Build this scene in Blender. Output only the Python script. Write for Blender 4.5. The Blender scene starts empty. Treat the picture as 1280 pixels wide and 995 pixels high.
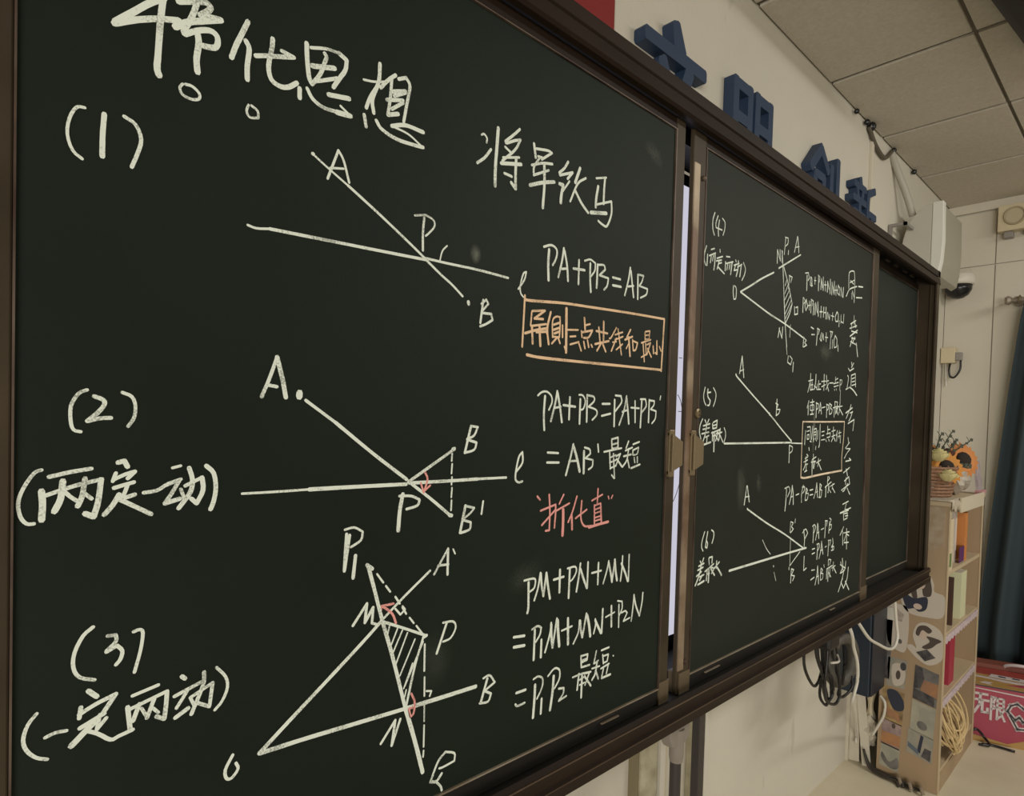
import bpy, bmesh, math, random
from mathutils import Vector, Matrix
C = bpy.context.scene.collection
SC = bpy.context.scene
# ---------------------------------------------------------------- camera
cam = bpy.data.cameras.new('camera'); co = bpy.data.objects.new('camera', cam); C.objects.link(co)
R_ = Vector((0.72583897, -0.68730115, 0.02783724)); D_ = Vector((0.00310597, -0.0371939, -0.99930324)); F_ = Vector((0.68785764, 0.7254197, -0.02486204))
M = Matrix.Identity(4)
for i in range(3):
    M[i][0] = R_[i]; M[i][1] = -D_[i]; M[i][2] = -F_[i]
M[0][3], M[1][3], M[2][3] = 0, -1.04, 1.61
co.matrix_world = M
cam.sensor_width = 36; cam.lens = 777.978/1280*36; cam.shift_y = 51.0/1280; cam.clip_start = .02
SC.camera = co
# ---------------------------------------------------------------- light
SC.view_settings.view_transform = 'Standard'; SC.view_settings.look = 'None'
SC.view_settings.exposure = 0.0; SC.view_settings.gamma = 1
w = bpy.data.worlds.new('world'); SC.world = w; w.use_nodes = True
w.node_tree.nodes['Background'].inputs[0].default_value = (1.0, .95, .86, 1)
w.node_tree.nodes['Background'].inputs[1].default_value = .14
def area(name, loc, aim, sx, sy, power, col):
    l = bpy.data.lights.new(name, 'AREA'); l.shape = 'RECTANGLE'; l.size = sx; l.size_y = sy; l.energy = power; l.color = col
    o = bpy.data.objects.new(name, l); C.objects.link(o); o.location = loc
    o.rotation_euler = (Vector(aim)-Vector(loc)).to_track_quat('-Z', 'Y').to_euler(); return o
area('window_light', (-3.9, -4.4, 1.30), (3.2, 0, .8), 3.2, 1.7, 235, (1.0, .94, .83))
area('floor_fill_light', (3.1, -2.4, 2.98), (3.0, -1.4, 0), 1.8, .3, 46, (1.0, .96, .88))  # added fill under the ceiling, no lamp known there; lifts floor and walls
# ---------------------------------------------------------------- helpers
rnd = random.Random(7)
def lin(c):
    return tuple(((x/255)/12.92 if x/255 <= .04045 else ((x/255+.055)/1.055)**2.4) for x in c)
MATS = {}
def mat(name, col, rough=.6, metal=0, noise=0, nscale=8, col2=None, bump=0, bscale=60, spec=.5, stretch=None):
    if name in MATS: return MATS[name]
    m = bpy.data.materials.new(name); m.use_nodes = True; nt = m.node_tree; b = nt.nodes['Principled BSDF']
    b.inputs['Roughness'].default_value = rough; b.inputs['Metallic'].default_value = metal
    b.inputs['Specular IOR Level'].default_value = spec
    c = tuple(col)+(1,)
    b.inputs['Base Color'].default_value = c
    tc = nt.nodes.new('ShaderNodeTexCoord'); src = tc.outputs['Object']
    if stretch:
        mp = nt.nodes.new('ShaderNodeMapping'); mp.inputs['Scale'].default_value = stretch
        nt.links.new(src, mp.inputs['Vector']); src = mp.outputs['Vector']
    if noise or col2:
        n = nt.nodes.new('ShaderNodeTexNoise'); n.inputs['Scale'].default_value = nscale; n.inputs['Detail'].default_value = 6
        nt.links.new(src, n.inputs['Vector'])
        r = nt.nodes.new('ShaderNodeValToRGB'); r.color_ramp.elements[0].position = .35; r.color_ramp.elements[1].position = .68
        r.color_ramp.elements[0].color = tuple(x*(1-noise) for x in (col2 or col))+(1,); r.color_ramp.elements[1].color = c
        nt.links.new(n.outputs['Fac'], r.inputs['Fac']); nt.links.new(r.outputs['Color'], b.inputs['Base Color'])
    if bump:
        n2 = nt.nodes.new('ShaderNodeTexNoise'); n2.inputs['Scale'].default_value = bscale; n2.inputs['Detail'].default_value = 4
        nt.links.new(src, n2.inputs['Vector'])
        bp = nt.nodes.new('ShaderNodeBump'); bp.inputs['Strength'].default_value = bump; bp.inputs['Distance'].default_value = .01
        nt.links.new(n2.outputs['Fac'], bp.inputs['Height']); nt.links.new(bp.outputs['Normal'], b.inputs['Normal'])
    MATS[name] = m; return m
def new(): return bmesh.new()
def bx(bm, x0, x1, y0, y1, z0, z1, rot=None, bevel=0):
    vs = [bm.verts.new((x, y, z)) for x in (x0, x1) for y in (y0, y1) for z in (z0, z1)]
    fs = [bm.faces.new([vs[i] for i in f]) for f in ((0,1,3,2),(4,6,7,5),(0,4,5,1),(2,3,7,6),(0,2,6,4),(1,5,7,3))]
    if bevel:
        es = set(e for f in fs for e in f.edges)
        bmesh.ops.bevel(bm, geom=list(es), offset=bevel, segments=2, affect='EDGES', profile=.6)
        return None
    if rot:
        bmesh.ops.rotate(bm, verts=vs, cent=rot[0], matrix=Matrix.Rotation(rot[2], 3, rot[1]))
    return vs
def prism(bm, pts, axis, a, b):
    """extrude a polygon; axis 0: pts are (y,z); 1: (x,z); 2: (x,y)"""
    def P(p, t): return {0: (t, p[0], p[1]), 1: (p[0], t, p[1]), 2: (p[0], p[1], t)}[axis]
    A = [bm.verts.new(P(p, a)) for p in pts]; B = [bm.verts.new(P(p, b)) for p in pts]
    n = len(pts)
    bm.faces.new(A); bm.faces.new(B[::-1])
    for i in range(n): bm.faces.new((A[i], A[(i+1) % n], B[(i+1) % n], B[i]))
def smooth_path(pts, n=6):
    out = []; P = [Vector(p) for p in pts]
    for i in range(len(P)-1):
        p0 = P[i-1] if i else P[0]*2-P[1]; p1 = P[i]; p2 = P[i+1]; p3 = P[i+2] if i+2 < len(P) else P[-1]*2-P[-2]
        for k in range(n):
            t = k/n
            out.append(.5*((2*p1)+(p2-p0)*t+(2*p0-5*p1+4*p2-p3)*t*t+(3*p1-p0-3*p2+p3)*t**3))
    out.append(P[-1]); return out
def tube(bm, pts, r, seg=8, smooth=True, n=6, rfun=None):
    P = smooth_path(pts, n) if smooth else [Vector(p) for p in pts]
    rings = []
    up = Vector((0, 0, 1))
    for i, p in enumerate(P):
        d = (P[min(i+1, len(P)-1)]-P[max(i-1, 0)]).normalized()
        a = d.cross(up)
        if a.length < .05: a = d.cross(Vector((0, 1, 0)))
        a.normalize(); b = d.cross(a)
        rr = rfun(i/(len(P)-1)) if rfun else r
        rings.append([bm.verts.new(p+(a*math.cos(t)+b*math.sin(t))*rr) for t in [2*math.pi*k/seg for k in range(seg)]])
    for i in range(len(rings)-1):
        for k in range(seg):
            bm.faces.new((rings[i][k], rings[i][(k+1) % seg], rings[i+1][(k+1) % seg], rings[i+1][k]))
    bm.faces.new(rings[0]); bm.faces.new(rings[-1][::-1])
def lathe(bm, prof, cent, axis=2, seg=24):
    rings = []
    for (r, h) in prof:
        ring = []
        for k in range(seg):
            t = 2*math.pi*k/seg; a, b = r*math.cos(t), r*math.sin(t)
            v = {2: (a, b, h), 1: (a, h, b), 0: (h, a, b)}[axis]
            ring.append(bm.verts.new(Vector(cent)+Vector(v)))
        rings.append(ring)
    for i in range(len(rings)-1):
        for k in range(seg): bm.faces.new((rings[i][k], rings[i][(k+1) % seg], rings[i+1][(k+1) % seg], rings[i+1][k]))
    bm.faces.new(rings[0]); bm.faces.new(rings[-1][::-1])
def obj(name, bm, m, parent=None, label=None, cat=None, group=None, kind=None, smooth=False, bevel=0):
    bmesh.ops.recalc_face_normals(bm, faces=bm.faces[:])
    me = bpy.data.meshes.new(name); bm.to_mesh(me); bm.free()
    for mm in (m if isinstance(m, list) else [m]): me.materials.append(mm)
    if smooth:
        for p in me.polygons: p.use_smooth = True
    o = bpy.data.objects.new(name, me); C.objects.link(o)
    if parent:
        o.parent = parent; o.matrix_parent_inverse = Matrix.Translation(-parent.matrix_basis.translation)
    if label: o['label'] = label
    if cat: o['category'] = cat
    if group: o['group'] = group
    if kind: o['kind'] = kind
    if bevel:
        b = o.modifiers.new('bevel', 'BEVEL'); b.width = bevel; b.segments = 2; b.limit_method = 'ANGLE'
    return o
def thing(name, label, cat, loc=(0, 0, 0), group=None):
    o = bpy.data.objects.new(name, None); C.objects.link(o); o.location = loc; o.empty_display_size = .1
    o['label'] = label; o['category'] = cat
    if group: o['group'] = group
    return o
def box(name, d, m, parent=None, bevel=0, **k):
    bm = new(); bx(bm, *d, bevel=bevel); return obj(name, bm, m, parent, **k)
# ---------------------------------------------------------------- materials
def wall_material(name, col, dirt, marks=.35):
    m = bpy.data.materials.new(name); m.use_nodes = True; nt = m.node_tree; b = nt.nodes['Principled BSDF']
    b.inputs['Roughness'].default_value = .85
    tc = nt.nodes.new('ShaderNodeTexCoord')
    def noise(scale, det, st=(1, 1, 1)):
        mp = nt.nodes.new('ShaderNodeMapping'); mp.inputs['Scale'].default_value = st; nt.links.new(tc.outputs['Object'], mp.inputs['Vector'])
        n = nt.nodes.new('ShaderNodeTexNoise'); n.inputs['Scale'].default_value = scale; n.inputs['Detail'].default_value = det
        nt.links.new(mp.outputs['Vector'], n.inputs['Vector']); return n
    def ramp(src, a, bb, c0, c1):
        r = nt.nodes.new('ShaderNodeValToRGB'); r.color_ramp.elements[0].position = a; r.color_ramp.elements[1].position = bb
        r.color_ramp.elements[0].color = tuple(c0)+(1,); r.color_ramp.elements[1].color = tuple(c1)+(1,)
        nt.links.new(src, r.inputs['Fac']); return r
    n1 = noise(1.7, 7); r1 = ramp(n1.outputs['Fac'], .3, .7, [x*.93 for x in col], col)
    n2 = noise(5, 3, (1.0, 1.0, .35)); r2 = ramp(n2.outputs['Fac'], .66, .74, (1, 1, 1), [1-marks]*3)
    mx = nt.nodes.new('ShaderNodeMix'); mx.data_type = 'RGBA'; mx.blend_type = 'MULTIPLY'; mx.inputs[0].default_value = 1
    nt.links.new(r1.outputs['Color'], mx.inputs[6]); nt.links.new(r2.outputs['Color'], mx.inputs[7])
    nt.links.new(mx.outputs[2], b.inputs['Base Color'])
    n3 = noise(45, 4); bp = nt.nodes.new('ShaderNodeBump'); bp.inputs['Strength'].default_value = .12; bp.inputs['Distance'].default_value = .01
    nt.links.new(n3.outputs['Fac'], bp.inputs['Height']); nt.links.new(bp.outputs['Normal'], b.inputs['Normal'])
    MATS[name] = m; return m
m_wall = wall_material('wall_paint', (.62, .585, .50), .1)
m_wall2 = wall_material('far_wall_board', (.60, .56, .47), .1, .12)
m_tile = mat('ceiling_tile', (.58, .535, .46), .9, col2=(.52, .475, .40), nscale=70, bump=.15, bscale=200)
m_grid = mat('ceiling_grid', (.16, .14, .105), .6)
m_floor = mat('floor', (.66, .60, .46), .45, col2=(.60, .54, .40), nscale=5)
m_frame = mat('frame_brown', (.026, .016, .011), .5, 0, spec=.14, col2=(.016, .010, .007), nscale=3, stretch=(1, 1, 8))
m_frame2 = mat('frame_olive', (.060, .044, .027), .5, 0, spec=.2, col2=(.036, .026, .016), nscale=6)
m_trim = mat('trim_alu', (.17, .13, .10), .45, .4, col2=(.06, .035, .028), nscale=9)
m_alu = mat('trim_bright', (.40, .34, .26), .45, .3, col2=(.22, .17, .12), nscale=9)
m_dark = mat('channel_dark', (.012, .010, .008), .6)
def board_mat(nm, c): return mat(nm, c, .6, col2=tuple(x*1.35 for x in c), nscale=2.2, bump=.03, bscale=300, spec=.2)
m_board = board_mat('blackboard_green', (.0062, .0108, .0072)); m_board2 = board_mat('blackboard_green_dusty_sheen', (.0115, .0150, .0110)); m_board3 = board_mat('blackboard_green_plain', (.0115, .0155, .0115))  # dusty one: chalk dust and reflected light both painted into its paler green
m_cap = mat('corner_cap', (.12, .088, .052), .5)
m_brass = mat('handle_metal', (.22, .17, .10), .35, .5)
m_blue = mat('letter_blue', (.018, .040, .090), .6, bump=.05)
m_red = mat('red_cloth', (.22, .012, .012), .7)
m_white = mat('plastic_white', (.62, .59, .52), .45)
m_cream = mat('plastic_cream', (.58, .50, .34), .5)
m_grey = mat('plastic_grey', (.26, .24, .22), .5)
m_black = mat('plastic_black', (.008, .008, .010), .3)
m_navy = mat('cabinet_navy', (.007, .016, .032), .5)
m_post = mat('post_grey', (.045, .037, .037), .45, .2)
m_brk = mat('bracket_grey', (.24, .21, .18), .5)
m_wood = mat('shelf_wood', (.40, .29, .18), .55, col2=(.34, .24, .145), nscale=4, stretch=(1, 1, .2))
m_edge = mat('shelf_edge', (.50, .40, .26), .55)
# ---------------------------------------------------------------- room shell
FX = 4.846; CZ = 3.08
box('wall_front', (-1.6, FX, 0, .12, 0, CZ+.1), m_wall, kind='structure')
# far wall made of sheets with narrow seams
wr = box('wall_right', (FX+.012, FX+.12, -5.5, .12, 0, CZ+.1), m_wall2, kind='structure')
ys = [0, -.257, -1.1, -1.94, -2.8, -3.6, -4.4, -5.4]; zs = [0, 1.35, 2.685, 3.02]
for i in range(len(ys)-1):
    for j in range(len(zs)-1):
        if j == 0 and i < 1: z0 = 0
        box('wall_sheet', (FX, FX+.011, ys[i+1]+.003, ys[i]-.003, zs[j]+(.003 if j != 1 else 0), zs[j+1]-(.003 if j else 0)), m_wall2, wr)
box('trim_1', (FX-.018, FX, -5.4, 0, 3.025, CZ), m_wall2, kind='structure', bevel=.004)
fl = box('floor', (-1.6, FX+.1, -5.6, .1, -.1, 0), m_floor, kind='structure')
ce = box('ceiling', (-1.6, FX+.1, -5.6, .1, CZ+.012, CZ+.1), m_grid, kind='structure')
xs = [4.846, 4.15, 3.465, 2.78, 2.095, 1.41, .725, .04, -.645, -1.33]
ty = [0, -.5, -1.12, -1.74, -2.36, -2.98, -3.6, -4.22, -4.84, -5.46]
tm = None
for i in range(len(xs)-1):
    for j in range(len(ty)-1):
        a, b, c, d = xs[i+1]+.012, xs[i]-.012, ty[j+1]+.007, ty[j]-.007
        box('ceiling_tile', (a, b, c, d, CZ, CZ+.012), m_tile, ce, bevel=.002)
# ---------------------------------------------------------------- blackboard frame
BP = -.292
def profile_x(name, prof, x0, x1, m, parent, **k):
    bm = new(); prism(bm, prof, 0, x0, x1); return obj(name, bm, m, parent, **k)
bf = thing('blackboard_frame', 'wide dark brown metal frame holding the sliding green blackboards', 'frame', (1.0, -.2, .955))
XL, XR = -1.2, 3.225
profile_x('top_rail', [(-.10, 2.333), (-.316, 2.333), (-.322, 2.327), (-.322, 2.303), (-.318, 2.300), (-.322, 2.296), (-.324, 2.272), (-.318, 2.268), (-.305, 2.268), (-.305, 2.315), (-.10, 2.315)], XL, XR+.03, m_frame, bf)
profile_x('channel_lining', [(-.12, 2.315), (-.304, 2.315), (-.304, 2.309), (-.236, 2.309), (-.236, 2.275), (-.230, 2.275), (-.230, 2.309), (-.12, 2.309)], XL, XR, m_dark, bf)
profile_x('bottom_rail', [(-.10, .955), (-.330, .955), (-.336, .960), (-.336, .982), (-.330, .985), (-.330, .999), (-.334, 1.002), (-.334, 1.016), (-.326, 1.022), (-.318, 1.016), (-.312, .998), (-.10, .992)], XL, XR+.03, m_frame, bf)
profile_x('channel_lining', [(-.12, .992), (-.312, .998), (-.312, 1.003), (-.240, 1.001), (-.240, 1.030), (-.234, 1.030), (-.234, 1.001), (-.12, .999)], XL, XR, m_dark, bf)
m_ridge_hl = mat('ridge_highlight_brown', (.15, .10, .07), .35, .5, col2=(.06, .04, .028), nscale=3)
box('ridge_highlight', (XL, XR+.02, -.3365, -.333, 1.0125, 1.0155), m_ridge_hl, bf); box('ridge_highlight', (XL, XR+.02, -.3375, -.335, .9805, .9825), m_ridge_hl, bf)  # paler thin strips, the highlight along the rail painted into their colour
for s in (XR, XL-.025):
    bm = new()
    bx(bm, s, s+.025, -.322, -.10, .975, 2.33)
    d = -1 if s == XR else 1; e = s if s == XR else s+.025
    bx(bm, min(e, e+d*.006), max(e, e+d*.006), -.300, -.292, 1.0, 2.30)
    bx(bm, min(e, e+d*.012), max(e, e+d*.012), -.322, -.314, .99, 2.30)
    obj('jamb', bm, m_frame2, bf, bevel=.0015)
for x0 in (.93, 1.62, 2.27):
    pass
for (x0, x1) in ((.965, 1.02), (1.36, 1.43), (2.16, 2.20), (.3, .35)):
    box('slot_clip', (x0, x1, -.300, -.296, 1.0265, 1.029), m_alu, bf)
for x in (1.12, 1.3, 2.72, 2.83, 2.95, 3.05):
    box('track_clip', (x, x+.045, -.262, -.254, 2.285, 2.290), m_trim, bf)
for (x, z) in ((1.225, 2.235), (1.228, 1.075)):
    pass
def panel(name, x0, x1, g0, g1, yf, label, lth=.024, capw=None, zt=2.246, zb=1.041, caps=True, tr=(.002, .003), mb=None):
    """x0,x1 outer; g0,g1 green surface extent"""
    t = thing(name, label, 'blackboard', ((x0+x1)/2, yf+.012, zb-.035))
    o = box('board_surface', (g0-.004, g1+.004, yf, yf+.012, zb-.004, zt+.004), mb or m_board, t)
    # trim strips
    for (a, b, c, d) in ((g0-.004, g1+.004, zt, zt+.002), (g0-.004, g1+.004, zb-.003, zb), (g0-tr[0], g0, zb, zt), (g1, g1+tr[1], zb, zt)):
        box('edge_trim', (a, b, yf-.004, yf, c, d), m_trim if d > zb else m_alu, t)
    bm = new(); bx(bm, x0, g0-tr[0], yf-.002, yf+lth, zb-.035, zt+.03); obj('stile', bm, m_frame2, t, bevel=.002)
    bm = new(); bx(bm, g1+tr[1], x1, yf-.002, yf+.024, zb-.035, zt+.03); obj('stile', bm, m_frame2, t, bevel=.002)
    bm = new(); bx(bm, g0-.005, g1+.005, yf-.001, yf+.02, zt+.004, zt+.028); obj('top_bar', bm, m_frame, t)
    bm = new(); bx(bm, g0-.005, g1+.005, yf-.001, yf+.02, zb-.034, zb-.005); obj('bottom_bar', bm, m_dark, t)
    if caps:
        for (a, b) in ((x0 if capw is None else g0-capw, g0-.003), (g1+.003, x1)):
            box('corner_cap', (a-.001, b+.001, yf-.005, yf+.025, zb-.037, zb+.012), m_cap, t)
    return t
p1 = panel('sliding_blackboard', .010, 1.203, .0625, 1.165, BP, 'large green sliding blackboard on the left filled with handwritten geometry notes one to three')
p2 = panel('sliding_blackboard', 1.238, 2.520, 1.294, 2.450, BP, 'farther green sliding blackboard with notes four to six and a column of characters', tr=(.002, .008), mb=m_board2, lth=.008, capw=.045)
p3 = panel('fixed_blackboard', 2.30, 3.222, 2.33, 3.215, -.247, 'blank green blackboard fixed at the far right end of the frame', zt=2.25, zb=1.044, caps=False, mb=m_board3)
p4 = panel('fixed_blackboard', -1.198, -.28, -1.18, -.31, -.247, 'green blackboard fixed at the near left end of the frame, outside the view', zt=2.25, zb=1.044, caps=False)
# handles
def handle(parent, x, side):
    bm = new(); bx(bm, x, x+.006, -.303, BP-.002, 1.508, 1.60)
    h = obj('handle', bm, m_brass, parent, label='worn brass coloured pull handle', bevel=.0015)
    for z in (1.503, 1.590):
        bm = new(); bx(bm, x, x+.020, -.3035, BP-.002, z, z+.016, bevel=.003); obj('handle_post', bm, m_brass, h)
    bm = new(); prism(bm, [(x+.004, 1.515), (x+.004, 1.597), (x+.044, 1.580), (x+.044, 1.528)], 1, -.309, -.303)
    obj('grip_plate', bm, m_brass, h, bevel=.0015)
handle(p1, 1.167, 1); handle(p2, 1.256, 1)
# pale strip, light on panel two's left stile edge painted into its colour
box('bright_edge', (1.239, 1.262, BP-.006, BP-.002, 1.06, 2.20), mat('lit_alu', (.50, .41, .29), .5, .2, col2=(.15, .09, .055), nscale=5), p2, bevel=.001)
for z, px in ((2.175, 1.268), (1.075, 1.255)):
    bm = new(); lathe(bm, [(.006, 0), (.006, -.004), (.002, -.006)], (px+.012, BP-.003, z), axis=1, seg=10); obj('screw', bm, m_trim, p2)
# lock with tape residue
bm = new(); lathe(bm, [(.011, 0), (.011, -.004), (.007, -.006), (.007, -.003)], (1.290, BP-.002, 1.645), axis=1, seg=16); obj('lock', bm, m_brass, p2)
# ---------------------------------------------------------------- chalk writing
def chalk_mat(name, col):
    m = bpy.data.materials.new(name); m.use_nodes = True; nt = m.node_tree; b = nt.nodes['Principled BSDF']
    b.inputs['Base Color'].default_value = tuple(col)+(1,); b.inputs['Roughness'].default_value = .95; b.inputs['Specular IOR Level'].default_value = .1
    tc = nt.nodes.new('ShaderNodeTexCoord'); n = nt.nodes.new('ShaderNodeTexNoise'); n.inputs['Scale'].default_value = 420; n.inputs['Detail'].default_value = 3
    n2 = nt.nodes.new('ShaderNodeTexNoise'); n2.inputs['Scale'].default_value = 28; n2.inputs['Detail'].default_value = 2
    nt.links.new(tc.outputs['Object'], n.inputs['Vector']); nt.links.new(tc.outputs['Object'], n2.inputs['Vector'])
    ad = nt.nodes.new('ShaderNodeMath'); ad.operation = 'ADD'; nt.links.new(n.outputs['Fac'], ad.inputs[0]); nt.links.new(n2.outputs['Fac'], ad.inputs[1])
    mr = nt.nodes.new('ShaderNodeMapRange'); mr.inputs['From Min'].default_value = .74; mr.inputs['From Max'].default_value = .96
    mr.inputs['To Min'].default_value = .45; mr.inputs['To Max'].default_value = 1
    nt.links.new(ad.outputs[0], mr.inputs['Value'])
    mx = nt.nodes.new('ShaderNodeMix'); mx.data_type = 'RGBA'; mx.inputs[6].default_value = (.012, .016, .012, 1); mx.inputs[7].default_value = tuple(col)+(1,)
    nt.links.new(mr.outputs[0], mx.inputs[0]); nt.links.new(mx.outputs[2], b.inputs['Base Color'])
    return m
CH = {'w': chalk_mat('chalk_white', (.77, .83, .75)), 'o': chalk_mat('chalk_orange', (.82, .58, .38)), 'p': chalk_mat('chalk_pink', (.80, .36, .33)), 'b': chalk_mat('chalk_buff', (.80, .66, .50))}
RC = [0]
def ribbon(bm, pts, width, k):
    # split at sharp corners, smooth the rest
    P = [Vector((a, b)) for a, b in pts]
    runs = [[P[0]]]
    for i in range(1, len(P)):
        runs[-1].append(P[i])
        if 0 < i < len(P)-1:
            a = (P[i]-P[i-1]); b = (P[i+1]-P[i])
            if a.length > 1e-6 and b.length > 1e-6 and a.angle(b) > 1.25: runs.append([P[i]])
    for ri, r in enumerate(runs):
        RC[0] += 1; y = BP-.0004-.000035*(RC[0] % 16)
        if len(r) < 2: continue
        L = sum((r[i+1]-r[i]).length for i in range(len(r)-1))
        if len(r) == 2: n = max(2, int(L/.004))
        else: n = max(3, int(L/(len(r)-1)/.004))
        n = min(n, 60)
        S = smooth_path([(p.x, p.y, 0) for p in r], n) if len(r) > 2 else [Vector((*(r[0].lerp(r[1], i/n)), 0)) for i in range(n+1)]
        d0 = (S[1]-S[0]).normalized()*width*.42; d1 = (S[-1]-S[-2]).normalized()*width*.42
        S = [S[0]-d0]+S+[S[-1]+d1]
        prev = None; wob = rnd.uniform(-.06, .06)
        for i, p in enumerate(S):
            d = (S[min(i+1, len(S)-1)]-S[max(i-1, 0)])
            if d.length < 1e-7: continue
            d.normalize(); nrm = Vector((-d.y, d.x, 0))
            wob += rnd.uniform(-.022, .022); wob *= .95
            hw = width*.5*(1+wob)*(.55 if i in (0, len(S)-1) else 1)
            e1 = rnd.uniform(-.03, .03); e2 = rnd.uniform(-.03, .03)
            a = p+nrm*hw*(1+e1); b = p-nrm*hw*(1+e2)
            va = bm.verts.new((a.x, y, a.y)); vb = bm.verts.new((b.x, y, b.y))
            if prev: bm.faces.new((prev[0], va, vb, prev[1]))
            prev = (va, vb)
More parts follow.
